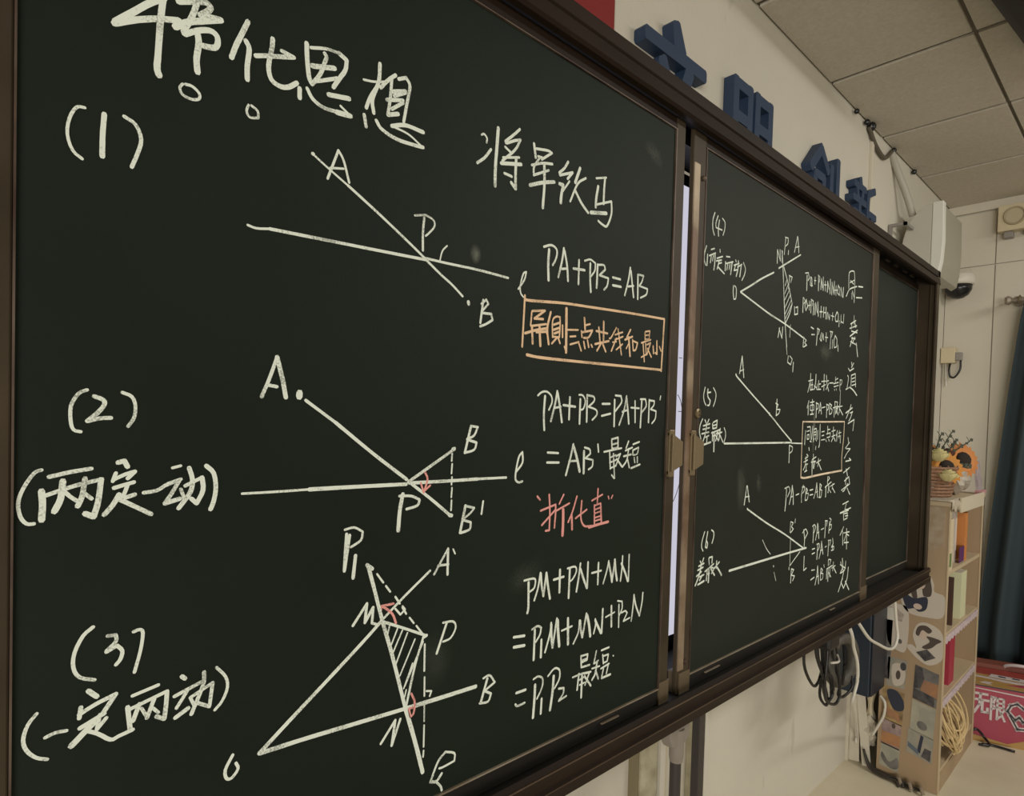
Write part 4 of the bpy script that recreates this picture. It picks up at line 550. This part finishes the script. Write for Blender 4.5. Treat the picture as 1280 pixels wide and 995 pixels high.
sticker('sticker', 'white cut-out sticker of a seated reader holding an open navy book', [(-.213, .975), (-.383, .975), (-.383, .785), (-.213, .785)],
        [('hair', mp_hair, [(.22, .22), (.40, .02), (.62, .05), (.70, .28), (.68, .48), (.52, .50), (.48, .34), (.36, .36), (.38, .58), (.26, .56)]), ('face', mp_skin, ell(.45, .24, .10, .11)),
         ('book_cover', mp_navy, [(.02, .48), (.30, .60), (.60, .52), (.60, .80), (.44, .90), (.32, .84), (.14, .86)]), ('hand', mp_skin, ell(.40, .78, .10, .07))],
        (mp_white, [(.0, .42), (.18, .10), (.35, -.04), (.62, -.03), (.74, .18), (.76, .36), (1, .45), (.97, .92), (.62, 1.0), (.22, .98), (.03, .78)]))
sticker('sticker', 'pale line drawn sticker at the back edge of the bookcase side', [(-.165, .82), (-.245, .82), (-.245, .60), (-.165, .60)],
        [('line_drawing', mat('ink_line', (.27, .22, .20), .7, col2=(.45, .38, .32), nscale=60), [(.15, .18), (.4, .08), (.8, .2), (.7, .36), (.3, .34)]), ('small_mark', mp_grey, ell(.65, .78, .10, .05, 8))], (mp_white, [(0, .05), (.5, 0), (1, .1), (1, .85), (.7, 1), (0, .8)]))
sticker('sticker', 'oval cut-out sticker of a bending figure above a black square', [(-.272, .750), (-.382, .750), (-.382, .585), (-.272, .585)],
        [('hair', mp_hair, [(.05, .28), (.14, .08), (.40, .02), (.62, .12), (.50, .22), (.28, .16), (.16, .34)]), ('face', mp_skin, ell(.33, .30, .13, .13)), ('sleeve', mp_hair, [(.45, .30), (.95, .34), (.80, .46), (.62, .60), (.42, .66), (.30, .62), (.56, .44)]),
         ('black_square', mp_dark, [(.10, .80), (.48, .66), (.78, .84), (.42, 1.0)])], (mp_white, [(-.05, .35), (.1, .02), (.45, -.06), (.9, .08), (1.05, .4), (1.0, .85), (.6, 1.08), (.2, 1.0), (-.25, .72), (-.1, .62), (.1, .68)]))
def pic(label, tl, br, layers, base, skew=0.0):
    sticker('photo_card', label, [(tl[0], tl[1]), (br[0], tl[1]-skew), (br[0]+.006, br[1]-skew), (tl[0]+.006, br[1])], layers, (base, SQ))
pic('dark grey picture half hidden behind the navy cabinet', (-.142, .765), (-.185, .46), [('dark_patch', mp_dark, [(0, .5), (.6, .55), (.9, 1), (0, 1)])], mp_grey)
pic('picture of a pale mask-like head beside dark blue, under the hanging white cord', (-.172, .565), (-.250, .43), [('pale_figure', mp_white, [(.25, .25), (.7, .15), (.95, .4), (.9, .8), (.5, .95), (.3, .75)]), ('dark_spot', mp_dark, ell(.82, .22, .16, .14)), ('dark_line', mp_hair, ell(.6, .55, .12, .16, 8))], mp_teal)
pic('dark picture with a warm sunset glow in the middle row of cards', (-.283, .560), (-.375, .405), [('glow', mp_or, [(.3, .35), (1, .30), (1, .72), (.3, .68)]), ('dark_hill', mp_dark, [(0, .70), (.9, .72), (.9, 1), (0, 1)]), ('tree_shape', mp_dark, [(0, 0), (.3, .02), (.42, .3), (.3, .6), (0, .7)])], mp_grey, .02)
pic('picture of a dark blue flower shape over golden brown', (-.156, .425), (-.245, .27), [('dark_shape', mp_navy, [(.2, .1), (.6, .0), (.95, .2), (1, .5), (.6, .6), (.35, .4)]), ('brown_patch', mp_or, [(.2, .6), (.8, .65), (.9, .9), (.3, .85)])], mp_gold, .015)
pic('pale grey picture of a bowed soft figure', (-.276, .400), (-.368, .26), [('soft_shape', mp_grey, ell(.5, .72, .22, .14)), ('head_shape', mat('print_mid', (.30, .29, .24), .6), ell(.55, .32, .2, .2))], mp_pale, .02)
pic('rose and orange striped picture near the bookcase foot', (-.160, .270), (-.238, .15), [('orange_band', mp_or, [(0, .5), (1, .45), (1, .9), (0, .95)]), ('small_figure', mp_hair, ell(.6, .15, .10, .10, 8))], mp_rose, .01)
pic('grey picture with a dark blue post and a small seated figure', (-.265, .262), (-.365, .15), [('blue_post', mp_navy, [(.5, .05), (.62, .08), (.55, .8), (.42, .8)]), ('seated_figure', mp_dark, [(.7, .5), (.95, .5), (.95, .95), (.6, .9)]), ('blue_ground', mat('print_blue', (.10, .13, .16), .6), [(.05, .55), (.45, .7), (.5, .9), (.05, .75)])], mp_teal, .02)
pic('pale picture with a dark curved shape at the bookcase foot', (-.158, .155), (-.236, .045), [('dark_curve', mp_grey, [(.1, .4), (.5, .7), (.9, .4), (1, .8), (.6, .95), (.1, .7)])], mp_pale, .01)
# books on shelves
def book(x, y0, y1, z, h, th, m, label, lean=0, group='books in the bookcase'):
    t = thing('book', label, 'book', (x, (y0+y1)/2, z), group)
    bm = new(); bx(bm, x, x+.002, y0, y1, z, z+h); bx(bm, x+th-.002, x+th, y0, y1, z, z+h); bx(bm, x, x+th, y0-.002, y0, z, z+h)
    o1 = obj('cover', bm, m, t)
    bm = new(); bx(bm, x+.0022, x+th-.0022, y0+.002, y1-.003, z+.003, z+h-.003); o2 = obj('pages', bm, mp_white, t)
    if lean:
        t.rotation_euler = (0, lean, 0)
    return t
bk = lambda c: mat('cover_%d_%d_%d' % c, lin(c), .5)
book(3.60, -.350, -.17, 1.0, .245, .03, bk((205, 195, 185)), 'pale grey book standing on the top shelf, left of the orange one')
book(3.70, -.370, -.17, 1.0, .235, .055, bk((200, 130, 70)), 'orange folder standing on the top shelf')
t = book(3.322, -.383, -.17, 1.0, .235, .075, bk((205, 190, 160)), 'wide cream file box at the left end of the top shelf')
box('green_label', (3.34, 3.37, -.3866, -.3852, 1.02, 1.08), bk((105, 125, 75)), t)
box('paper_tag', (3.60, 3.69, -.374, -.371, 1.003, 1.075), bk((95, 50, 100)), label='small purple card leaning before the orange folder', cat='card')
book(3.44, -.350, -.17, .72, .22, .022, bk((190, 170, 140)), 'thin tan book, leftmost on the second shelf')
book(3.50, -.370, -.17, .72, .225, .020, bk((70, 48, 38)), 'thin dark brown book on the second shelf')
book(3.66, -.372, -.17, .72, .225, .115, bk((205, 205, 170)), 'thick cream box file on the second shelf')
book(3.52, -.365, -.17, .43, .215, .10, bk((160, 45, 65)), 'red book standing on the third shelf')
# basket of raffia on the bottom
bk_t = thing('raffia_bundle', 'tangled pale straw ribbon bundle on the lowest shelf', 'ornament', (3.55, -.33, .10))
bm = new()
for k in range(34):
    a = rnd.uniform(0, 6.28); r1 = rnd.uniform(.05, .115); cz_ = .24+rnd.uniform(-.05, .05); cx_ = 3.55+rnd.uniform(-.06, .08); th = rnd.uniform(-.9, .9); pts = []
    for q in range(9):
        an = a+q*.55
        pts.append((cx_+r1*1.2*math.cos(an), -.345+.05*math.sin(an+th)-.02, max(.115, cz_+r1*1.1*math.sin(an))))
    tube(bm, pts, .0045, 5, n=3)
obj('straw', bm, mat('straw', (.58, .43, .22), .7), bk_t, kind='stuff')
bm = new(); lathe(bm, [(.05, .0), (.09, .06), (.10, .14), (.07, .20)], (3.55, -.27, .10), seg=16); obj('core', bm, mat('dark_red', (.09, .035, .025), .8), bk_t)
# ---------------------------------------------------------------- on top of the bookcase
cl = new()
NU, NV = 26, 14; gr = []
for i in range(NU+1):
    row = []
    for j in range(NV+1):
        u = i/NU; v = j/NV
        x = 3.287+.20*u; s = v*.29
        yy = -.15-min(s, .247); zz = SH+.004-max(0, s-.247)*1.0
        if yy <= -.396: yy = -.3975
        zz += .004*math.sin(i*1.3)*(.3+v)+(.010*math.sin(u*17) if s > .247 else 0)
        yy -= .004*abs(math.sin(u*14)) if s > .24 else 0
        row.append(cl.verts.new((x, yy-.0, zz)))
    gr.append(row)
for i in range(NU):
    for j in range(NV): cl.faces.new((gr[i][j], gr[i+1][j], gr[i+1][j+1], gr[i][j+1]))
o = obj('cloth', cl, mat('cloth_cream', (.48, .42, .32), .85, col2=(.36, .31, .24), nscale=30), label='cream cloth draped over the top front of the bookcase', cat='cloth', smooth=True)
o.modifiers.new('s', 'SOLIDIFY').thickness = .003
# basket with flowers
fb = thing('flower_basket', 'wicker basket of artificial sunflowers and pale roses on top of the bookcase', 'flowers', (3.50, -.26, SH+.008))
bm = new()
for k in range(9):
    z = SH+.014+k*.016; r = .085+.003*k
    pts = [(3.50+r*math.cos(2*math.pi*q/20)*1.25, -.26+r*math.sin(2*math.pi*q/20), z+.003*math.sin(q*math.pi)) for q in range(21)]
    tube(bm, pts, .0075, 6, smooth=False)
for q in range(20):
    a = 2*math.pi*q/20; tube(bm, [(3.50+.084*1.25*math.cos(a), -.26+.084*math.sin(a), SH+.01), (3.50+.11*1.25*math.cos(a), -.26+.11*math.sin(a), SH+.155)], .004, 5, smooth=False)
obj('basket', bm, mat('wicker', (.30, .16, .09), .7, col2=(.19, .10, .06), nscale=30), fb)
m_yel = mat('petal_yellow', (.48, .20, .03), .7); m_org = mat('petal_orange', (.50, .19, .05), .7); m_core = mat('flower_core', (.018, .012, .008), .9); m_cr = mat('petal_cream', (.60, .53, .26), .7)
m_leaf = mat('leaf_dark', (.035, .042, .022), .7); m_stem = mat('stem', (.06, .06, .03), .7)
def sunflower(c, r, mp, nrm):
    n = Vector(nrm).normalized(); u = n.cross(Vector((0, 0, 1))).normalized(); v = n.cross(u); c = Vector(c)
    bm = new()
    for ring, (rr, n_) in enumerate(((1, 19), (.86, 17))):
        for k in range(n_):
            a = 2*math.pi*k/n_+ring*.2; d = u*math.cos(a)+v*math.sin(a); s = u*-math.sin(a)+v*math.cos(a)
            pts = [c+d*r*.3-s*r*.09, c+d*r*.72*rr-s*r*.17+n*r*.06, c+d*r*rr+n*r*(-.06), c+d*r*.72*rr+s*r*.17+n*r*.06, c+d*r*.3+s*r*.09]
            bm.faces.new([bm.verts.new(p+n*ring*.004) for p in pts])
    fo = o = obj('sunflower', bm, mp, fb); o.modifiers.new('s', 'SOLIDIFY').thickness = .0015
    bm = new(); bmesh.ops.create_icosphere(bm, subdivisions=2, radius=1, matrix=Matrix.Translation(c+n*.008) @ (n.to_track_quat('Z', 'Y').to_matrix().to_4x4()) @ Matrix.Diagonal((r*.42, r*.42, r*.2, 1)))
    obj('flower_centre', bm, m_core, fo, smooth=True)
    bm = new(); tube(bm, [tuple(c-n*.005), tuple(c-n*.05+Vector((0, 0, -.05))), (3.50+rnd.uniform(-.04, .04), -.26, SH+.08)], .004, 6); obj('stem', bm, m_stem, fo)
def rose(c, r, mp):
    bm = new(); c = Vector(c)
    for ring, (rr, n_, hh) in enumerate(((1, 7, -.2), (.75, 6, .1), (.45, 5, .3), (.2, 3, .45))):
        for k in range(n_):
            a0 = 2*math.pi*k/n_+ring*.4; a1 = a0+2*math.pi/n_*1.25
            g_ = []
            for j in range(4):
                row = []
                for i in range(4):
                    a = a0+(a1-a0)*i/3; q = j/3; rad = r*rr*(.35+.65*math.sin(q*1.5))
                    row.append(bm.verts.new(c+Vector((rad*math.cos(a), rad*math.sin(a), r*(hh-.5+q*(.9-.25*(1-abs(i-1.5)/1.5)*-1))*.8))))
                g_.append(row)
            for j in range(3):
                for i in range(3): bm.faces.new((g_[j][i], g_[j][i+1], g_[j+1][i+1], g_[j+1][i]))
    obj('rose_head', bm, mp, fb, smooth=True)
sunflower((3.77, -.335, 1.49), .095, m_org, (-.55, -.75, .25)); sunflower((3.47, -.33, 1.46), .085, m_yel, (-.6, -.6, .3)); sunflower((3.56, -.25, 1.53), .05, m_yel, (-.5, -.5, .5))
rose((3.41, -.31, 1.515), .045, m_cr); rose((3.42, -.345, 1.425), .044, m_cr); rose((3.50, -.345, 1.415), .036, m_cr); rose((3.62, -.30, 1.52), .035, mat('dark_bloom', (.10, .035, .02), .8))
for (pts) in (((3.50, -.26, 1.45), (3.55, -.30, 1.56), (3.60, -.32, 1.625)), ((3.50, -.26, 1.45), (3.66, -.33, 1.54), (3.78, -.36, 1.585)), ((3.46, -.27, 1.45), (3.50, -.33, 1.54), (3.52, -.35, 1.585)), ((3.5, -.26, 1.4), (3.58, -.35, 1.46), (3.66, -.38, 1.455)), ((3.45, -.26, 1.45), (3.40, -.30, 1.54), (3.39, -.32, 1.61))):
    bm = new(); tube(bm, pts, .003, 5)
    P = smooth_path(pts, 5)
    for i, p in enumerate(P[2:]):
        for s in (-1, 1):
            q_ = rnd.uniform(.5, 1.5); d = Vector((s*.020*q_, -.010*s, .014*q_)); sd = Vector((0, .006, .009*q_))
            if i % 2: continue
            bm.faces.new([bm.verts.new(q) for q in (p, p+d*.5+sd, p+d, p+d*.5-sd)])
    obj('leaf_sprig', bm, m_leaf, fb)
# glass jar & folded packaging
t = thing('plastic_bag', 'crumpled clear plastic wrapping beside the flower basket', 'bag', (3.76, -.30, SH))
bm = new(); bmesh.ops.create_icosphere(bm, subdivisions=3, radius=1)
for v in bm.verts:
    f = 1+.16*math.sin(v.co.x*7+v.co.z*5)+.1*math.sin(v.co.y*11+v.co.z*9)
    v.co = Vector((3.76+v.co.x*.12*f, -.305+v.co.y*.055*f, SH+.075+v.co.z*.070*f))
obj('wrapping', bm, mat('wrap', (.52, .47, .40), .3, col2=(.42, .38, .33), nscale=20), t)
t = thing('greeting_card', 'small pale card leaning on top of the bookcase by the curtain', 'card', (3.95, -.38, SH))
bm = new(); bx(bm, 3.90, 3.995, -.388, -.376, SH, SH+.17, rot=((3.95, -.38, SH), 'X', -.12)); obj('card', bm, mat('card_pink', (.42, .36, .36), .6, col2=(.3, .25, .27), nscale=30), t)
bm = new(); bx(bm, 3.895, 4.0, -.40, -.37, SH+.0005, SH+.02); obj('pink_base', bm, mat('pink', (.50, .25, .27), .6), t)
o = box('white_box_lid', (3.43, 3.93, -.405, -.397, SH-.055, SH+.012), mat('lid', (.56, .50, .38), .6), label='pale paper label strip hanging over the top front edge of the bookcase', cat='label strip', bevel=.001)
# ---------------------------------------------------------------- cartons by the curtain
m_pk = mat('carton_pink', (.33, .042, .075), .5); m_yl = mat('carton_yellow', (.40, .235, .07), .5); m_wt = mat('carton_white', (.56, .50, .50), .5); m_rd = mat('carton_red', (.30, .045, .035), .5); m_bl = mat('carton_black', (.02, .018, .03), .5)
cart = thing('carton', 'pink and yellow printed cardboard carton with white lettering on the floor', 'carton', (4.3, -.6, 0))
ang = math.radians(-20)
CO = Vector((4.045, -.36, 0)); CU = Vector((.335, -.942, 0)).normalized(); CN = Vector((.942, .335, 0)).normalized()  # along visible face, into box
def cp(u, z, d=0): return CO+CU*u+CN*d+Vector((0, 0, z))
def cprism(name, poly, m, parent, d0, d1):
    bm = new(); A = [bm.verts.new(cp(u, z, d0)) for u, z in poly]; B = [bm.verts.new(cp(u, z, d1)) for u, z in poly]; n = len(poly)
    bm.faces.new(A); bm.faces.new(B[::-1])
    for i in range(n): bm.faces.new((A[i], A[(i+1) % n], B[(i+1) % n], B[i]))
    return obj(name, bm, m, parent)
def ctop(name, poly, z, m, parent, th=.0015):
    bm = new(); A = [bm.verts.new(cp(u, z, d)) for u, d in poly]; B = [bm.verts.new(cp(u, z+th, d)) for u, d in poly]; n = len(poly)
    bm.faces.new(A); bm.faces.new(B[::-1])
    for i in range(n): bm.faces.new((A[i], A[(i+1) % n], B[(i+1) % n], B[i]))
    return obj(name, bm, m, parent)
HZ = .300; W_ = .46
cprism('box_body', [(0, 0), (W_, 0), (W_, HZ), (0, HZ)], m_pk, cart, 0, .30)
cprism('printed_edge', [(0, HZ-.006), (W_, HZ-.006), (W_, HZ), (0, HZ)], m_bl, cart, -.002, 0)
cprism('printed_band', [(0, HZ-.016), (W_, HZ-.030), (W_, HZ-.040), (0, HZ-.020)], m_wt, cart, -.0015, 0)
cprism('printed_band', [(.14, 0), (W_, 0), (W_, .13), (.24, .045)], m_yl, cart, -.0015, 0)
cprism('printed_band', [(0, .0), (.18, 0), (.2, .010), (0, .035)], m_yl, cart, -.0018, 0)
ctop('top_panel', [(0, 0), (W_, 0), (W_, .30), (0, .30)], HZ, m_yl, cart)
ctop('top_stripe', [(0, .135), (.10, .12), (.16, .10), (W_, .10), (W_, .12), (.17, .13), (0, .16)], HZ+.0016, m_wt, cart)
ctop('top_stripe', [(.05, .035), (.075, .06), (.11, .06), (.09, .045), (.1, .02), (.07, .03)], HZ+.0016, m_wt, cart)
ctop('top_stripe', [(.17, .055), (.26, .10), (W_, .06), (W_, .05)], HZ+.0016, m_pk, cart)
ctop('top_stripe', [(0, .19), (W_, .17), (W_, .30), (0, .30)], HZ+.0016, m_rd, cart)
ctop('top_stripe', [(.11, .15), (.13, .20), (.30, .185), (.32, .14)], HZ+.0032, m_wt, cart)
for k in (.155, .215): ctop('top_mark', [(k, .165), (k+.004, .18), (k+.035, .175), (k+.03, .160)], HZ+.0050, m_bl, cart)
# white printed characters (wu xian)
def glyph(strokes, u0, z0, w_, h_, m, d=-.003, th=.009):
    bm = new()
    for (a, b, c, e) in strokes:
        p = Vector((u0+a*w_, z0+(1-b)*h_)); q = Vector((u0+c*w_, z0+(1-e)*h_)); dd = (q-p).normalized()*th*.5; nn = Vector((-dd.y, dd.x))
        pl = [p-dd+nn, q+dd+nn, q+dd-nn, p-dd-nn]
        A = [bm.verts.new(cp(x.x, x.y, d)) for x in pl]; B = [bm.verts.new(cp(x.x, x.y, 0)) for x in pl]
        bm.faces.new(A); bm.faces.new(B[::-1])
        for i in range(4): bm.faces.new((A[i], A[(i+1) % 4], B[(i+1) % 4], B[i]))
    return bm
wu = [(.12, .1, .9, .1), (0, .38, 1, .38), (.45, .1, .40, .6), (.40, .6, .05, .98), (.6, .4, .6, .9), (.6, .92, 1, .92), (.98, .92, .98, .75)]
xian = [(.06, .05, .06, 1), (.06, .06, .34, .06), (.32, .06, .2, .34), (.2, .34, .34, .5), (.34, .5, .12, .56), (.48, .08, .48, .95), (.48, .08, .9, .08), (.9, .08, .9, .45), (.48, .27, .9, .27), (.48, .45, .9, .45), (.48, .95, .7, .82), (.62, .5, 1, .98), (.95, .55, .75, .7)]
obj('printed_character', glyph(wu, .022, .150, .060, .115, m_wt, th=.012), m_wt, cart); obj('printed_character', glyph(xian, .092, .128, .062, .125, m_wt, th=.010), m_wt, cart)
lk = [(.0, .35, .12, .12), (.12, .12, .35, .02), (.35, .02, .6, .16), (.6, .16, .8, .2), (.8, .2, 1, .3), (0, .35, .3, .62), (.3, .62, .45, .5), (.45, .5, .6, .66), (.6, .66, .9, .5), (.1, .5, .4, .95), (.4, .95, .95, .9)]
obj('printed_outline', glyph(lk, .165, .095, .11, .14, m_wt, -.003, .020), m_wt, cart); obj('printed_outline', glyph(lk, .165, .095, .11, .14, m_bl, -.004, .007), m_bl, cart)
# second thing behind: brown red box with coiled pale cord
t = thing('carton', 'dull red flat box behind the printed carton under the curtain', 'carton', (4.5, -.6, 0))
cprism('box_body', [(-.02, 0), (.50, 0), (.50, .325), (-.02, .325)], mat('box_redbrown', (.20, .055, .035), .6), t, .31, .40)
t = thing('cable_ring', 'pale cord looped on top of the red box by the curtain', 'cord', tuple(cp(.3, HZ+.01, .28)))
bm = new(); tube(bm, [tuple(cp(.30+.09*math.cos(a), HZ+.014+.035*max(0, math.sin(a)), .30+.02*math.cos(a*2))) for a in [k*math.pi/8 for k in range(9)]], .009, 8); obj('cord', bm, m_wt, t, smooth=True)
bm = new(); tube(bm, [(4.02, -.372, .05), (4.045, -.40, .065), (4.06, -.43, .03), (4.02, -.46, .012), (4.00, -.43, .012)], .006, 8); tube(bm, [(4.00, -.42, .008), (4.04, -.46, .008), (4.05, -.56, .008)], .006, 8)
obj('black_cable', bm, m_black, label='short black cable curled on the floor in front of the carton', cat='cable', smooth=True)
# ---------------------------------------------------------------- navy cabinet and cables under the rail
nc = thing('cabinet', 'dark navy wall cabinet hanging below the right end of the blackboard', 'cabinet', (3.18, -.08, .42))
bm = new(); bx(bm, 3.080, 3.275, -.160, -.002, .425, .83, bevel=.006); obj('body', bm, m_navy, nc)
box('door', (3.085, 3.27, -.168, -.161, .43, .825), mat('door_navy', (.010, .013, .022), .4), nc, bevel=.002)
bm = new(); tube(bm, [(3.10, -.10, .834), (3.26, -.14, .834)], .004, 6, smooth=False); obj('top_rim', bm, m_grey, nc)
box('switch_plate', (3.285, 3.2985, -.195, -.160, .742, .800), m_white, label='small white plate fixed beside the navy cabinet', cat='plate', bevel=.002)
tr = thing('tape_ring', 'grey ring shaped cable reel hanging against the navy cabinet', 'reel', (2.90, -.14, .72))
bm = new(); cc = Vector((2.60, -.195, .725)); pts = []
U1 = Vector((.985, .17, 0)); 
def torus(bm, c, r, rr, u, v, n=36, m=10, sq=1.0):
    rings = []
    for i in range(n):
        a = 2*math.pi*i/n; d = u*math.cos(a)+v*math.sin(a); p = c+d*r; nn = u.cross(v).normalized(); rg = []
        for k in range(m):
            b = 2*math.pi*k/m; rg.append(bm.verts.new(p+d*rr*math.cos(b)+nn*rr*sq*math.sin(b)))
        rings.append(rg)
    for i in range(n):
        for k in range(m): bm.faces.new((rings[i][k], rings[(i+1) % n][k], rings[(i+1) % n][(k+1) % m], rings[i][(k+1) % m]))
torus(bm, cc, .085, .022, Vector((.98, -.2, 0)).normalized(), Vector((0, 0, 1)), sq=1.0); obj('ring', bm, mat('reel_grey', (.115, .10, .08), .6, col2=(.06, .055, .045), nscale=20), tr, smooth=True)
bm = new(); lathe(bm, [(.062, -.01), (.062, .01)], (2.60, -.187, .725), axis=1, seg=24); obj('inner_disc', bm, mat('reel_navy', (.02, .025, .032), .5), tr)
bm = new(); tube(bm, [(2.56, -.215, .80), (2.555, -.222, .72), (2.56, -.215, .645)], .006, 6); obj('strap', bm, m_black, tr)
cb = thing('cable_coil', 'tied bundle of looped black cables hanging under the blackboard rail', 'cable', (2.40, -.21, .62))
m_cab = mat('cable_black', (.012, .011, .011), .4)
loops = [((2.226, .93), (2.235, .80), (2.29, .715), (2.35, .705), (2.41, .74), (2.43, .80)),
         ((2.29, .94), (2.295, .83), (2.335, .755), (2.38, .73), (2.42, .80), (2.415, .93)),
         ((2.37, .93), (2.355, .80), (2.345, .71), (2.39, .635), (2.455, .605), (2.50, .63), (2.505, .70), (2.465, .78), (2.42, .86), (2.41, .94)),
         ((2.36, .93), (2.40, .80), (2.415, .70), (2.43, .64), (2.47, .615), (2.49, .66), (2.44, .76), (2.385, .86), (2.38, .93)),
         ((2.35, .93), (2.37, .78), (2.41, .73), (2.45, .70), (2.465, .64), (2.44, .61), (2.39, .66), (2.375, .73), (2.40, .80), (2.39, .93)),
         ((2.42, .93), (2.43, .80), (2.475, .74), (2.49, .67), (2.50, .625), (2.56, .60), (2.62, .62), (2.64, .66)),
         ((2.34, .93), (2.355, .82), (2.37, .75), (2.41, .70), (2.44, .67), (2.45, .62), (2.43, .60), (2.395, .64), (2.385, .72), (2.37, .80), (2.36, .92))]
for i, L in enumerate(loops):
    bm = new(); tube(bm, [(x, -.20-.012*(i % 3)+.006*math.sin(k*2+i), z) for k, (x, z) in enumerate(L)], .0052, 8, n=5); obj('loop', bm, m_cab, cb, smooth=True)
bm = new(); bx(bm, 2.335, 2.43, -.245, -.19, .83, .915, bevel=.012); obj('cable_mass', bm, m_cab, cb)
bm = new(); tube(bm, [(2.335, -.25, .795), (2.40, -.252, .785), (2.45, -.23, .79)], .004, 6); obj('tie', bm, m_white, cb)
bm = new(); tube(bm, [(2.345, -.29, .957), (2.375, -.30, .90), (2.43, -.29, .84), (2.475, -.29, .775), (2.50, -.285, .70), (2.478, -.28, .64), (2.52, -.265, .60), (2.75, -.20, .48), (3.05, -.115, .32), (3.29, -.05, .16), (3.30, -.05, .10)], .0058, 8); obj('white_cable', bm, m_white, label='long white cable hanging from the rail past the grey reel', cat='cable', smooth=True)
bm = new(); tube(bm, [(2.42, -.29, .957), (2.50, -.29, .90), (2.60, -.29, .835), (2.72, -.29, .785), (2.85, -.29, .737), (2.93, -.29, .73), (2.965, -.29, .765), (2.96, -.285, .82), (2.93, -.28, .955)], .0058, 8); obj('white_cable', bm, m_white, label='white cable sagging in a U in front of the navy cabinet', cat='cable', smooth=True)
# ---------------------------------------------------------------- clutter between wall and bookcase
wp = mat('board_white', (.62, .58, .48), .6, col2=(.56, .51, .42), nscale=6)
def plank(label, foot, top, wdt, th=.012):
    f = Vector(foot); t_ = Vector(top); d = (t_-f).normalized(); s = Vector((.25, -.97, 0)).normalized(); s = (s-d*s.dot(d)).normalized(); n = d.cross(s)
    bm = new(); vs = [bm.verts.new(p+s*a+n*b) for p in (f, t_) for a in (-wdt/2, wdt/2) for b in (-th/2, th/2)]
    for q in ((0,1,3,2),(4,6,7,5),(0,4,5,1),(2,3,7,6),(0,2,6,4),(1,5,7,3)): bm.faces.new([vs[i] for i in q])
    return obj('plank', bm, wp, label=label, cat='plank', bevel=.001)
plank('white plank standing upright in the corner left of the bookcase', (3.335, -.030, .0), (3.335, -.018, .42), .05)
plank('white plank leaning in the corner, nearest the bookcase', (3.325, -.092, .0), (3.345, -.040, .41), .038)
t = thing('bag', 'crumpled white paper bag stuffed between the planks and the bookcase', 'bag', (3.40, -.10, .1))
bm = new(); bmesh.ops.create_icosphere(bm, subdivisions=3, radius=1)
for v in bm.verts:
    f = 1+.2*math.sin(v.co.x*5+v.co.z*7)+.12*math.sin(v.co.y*9+v.co.z*13)
    v.co = Vector((3.36+v.co.x*.03*f, -.088+v.co.y*.034*f, .17+v.co.z*.085*f))
obj('paper', bm, wp, t)
bm = new(); tube(bm, [(3.36, -.09, .24), (3.36, -.088, .33), (3.36, -.09, .41)], .012, 8, rfun=lambda q: .02-.008*math.sin(q*6)); obj('twisted_neck', bm, m_cream, t)
o = box('storage_box', (3.335, 3.41, -.137, -.128, 0, .40), m_black, label='thin black box standing behind the bookcase edge', cat='box')
bm = new(); tube(bm, [(3.30, -.145, .37), (3.285, -.17, .345), (3.283, -.168, .29), (3.285, -.150, .24), (3.29, -.12, .17)], .006, 8); obj('white_cable', bm, m_white, label='short white cable arching over the back edge of the bookcase side', cat='cable', smooth=True)
t = thing('floor_cables', 'bundle of dark cables lying along the foot of the bookcase', 'cable', (3.29, -.22, 0))
for k in range(5):
    bm = new(); o_ = k*.006
    tube(bm, [(3.32-o_, -.085, .05+.01*k), (3.305-o_, -.115, .016+.006*(k % 3)), (3.287-o_, -.17, .010+.008*(k % 2)), (3.280-o_, -.23, .012+.006*(k % 3)), (3.276-o_*1.5, -.29+.01*k, .008+.005*(k % 2)), (3.270-.01*k, -.33+.02*k, .007)], .0055, 8)
    obj('strand', bm, mat('cable_dark', (.035, .028, .022), .6), t, smooth=True)
for k, (x, y) in enumerate(((3.262, -.245), (3.25, -.29), (3.248, -.335))):
    bm = new(); tube(bm, [(3.285, y+.02, .012), (x, y, .03), (x-.012, y-.012, .008)], .008, 8); obj('loop_end', bm, mat('cable_tan', (.22, .17, .12), .6), t, smooth=True)
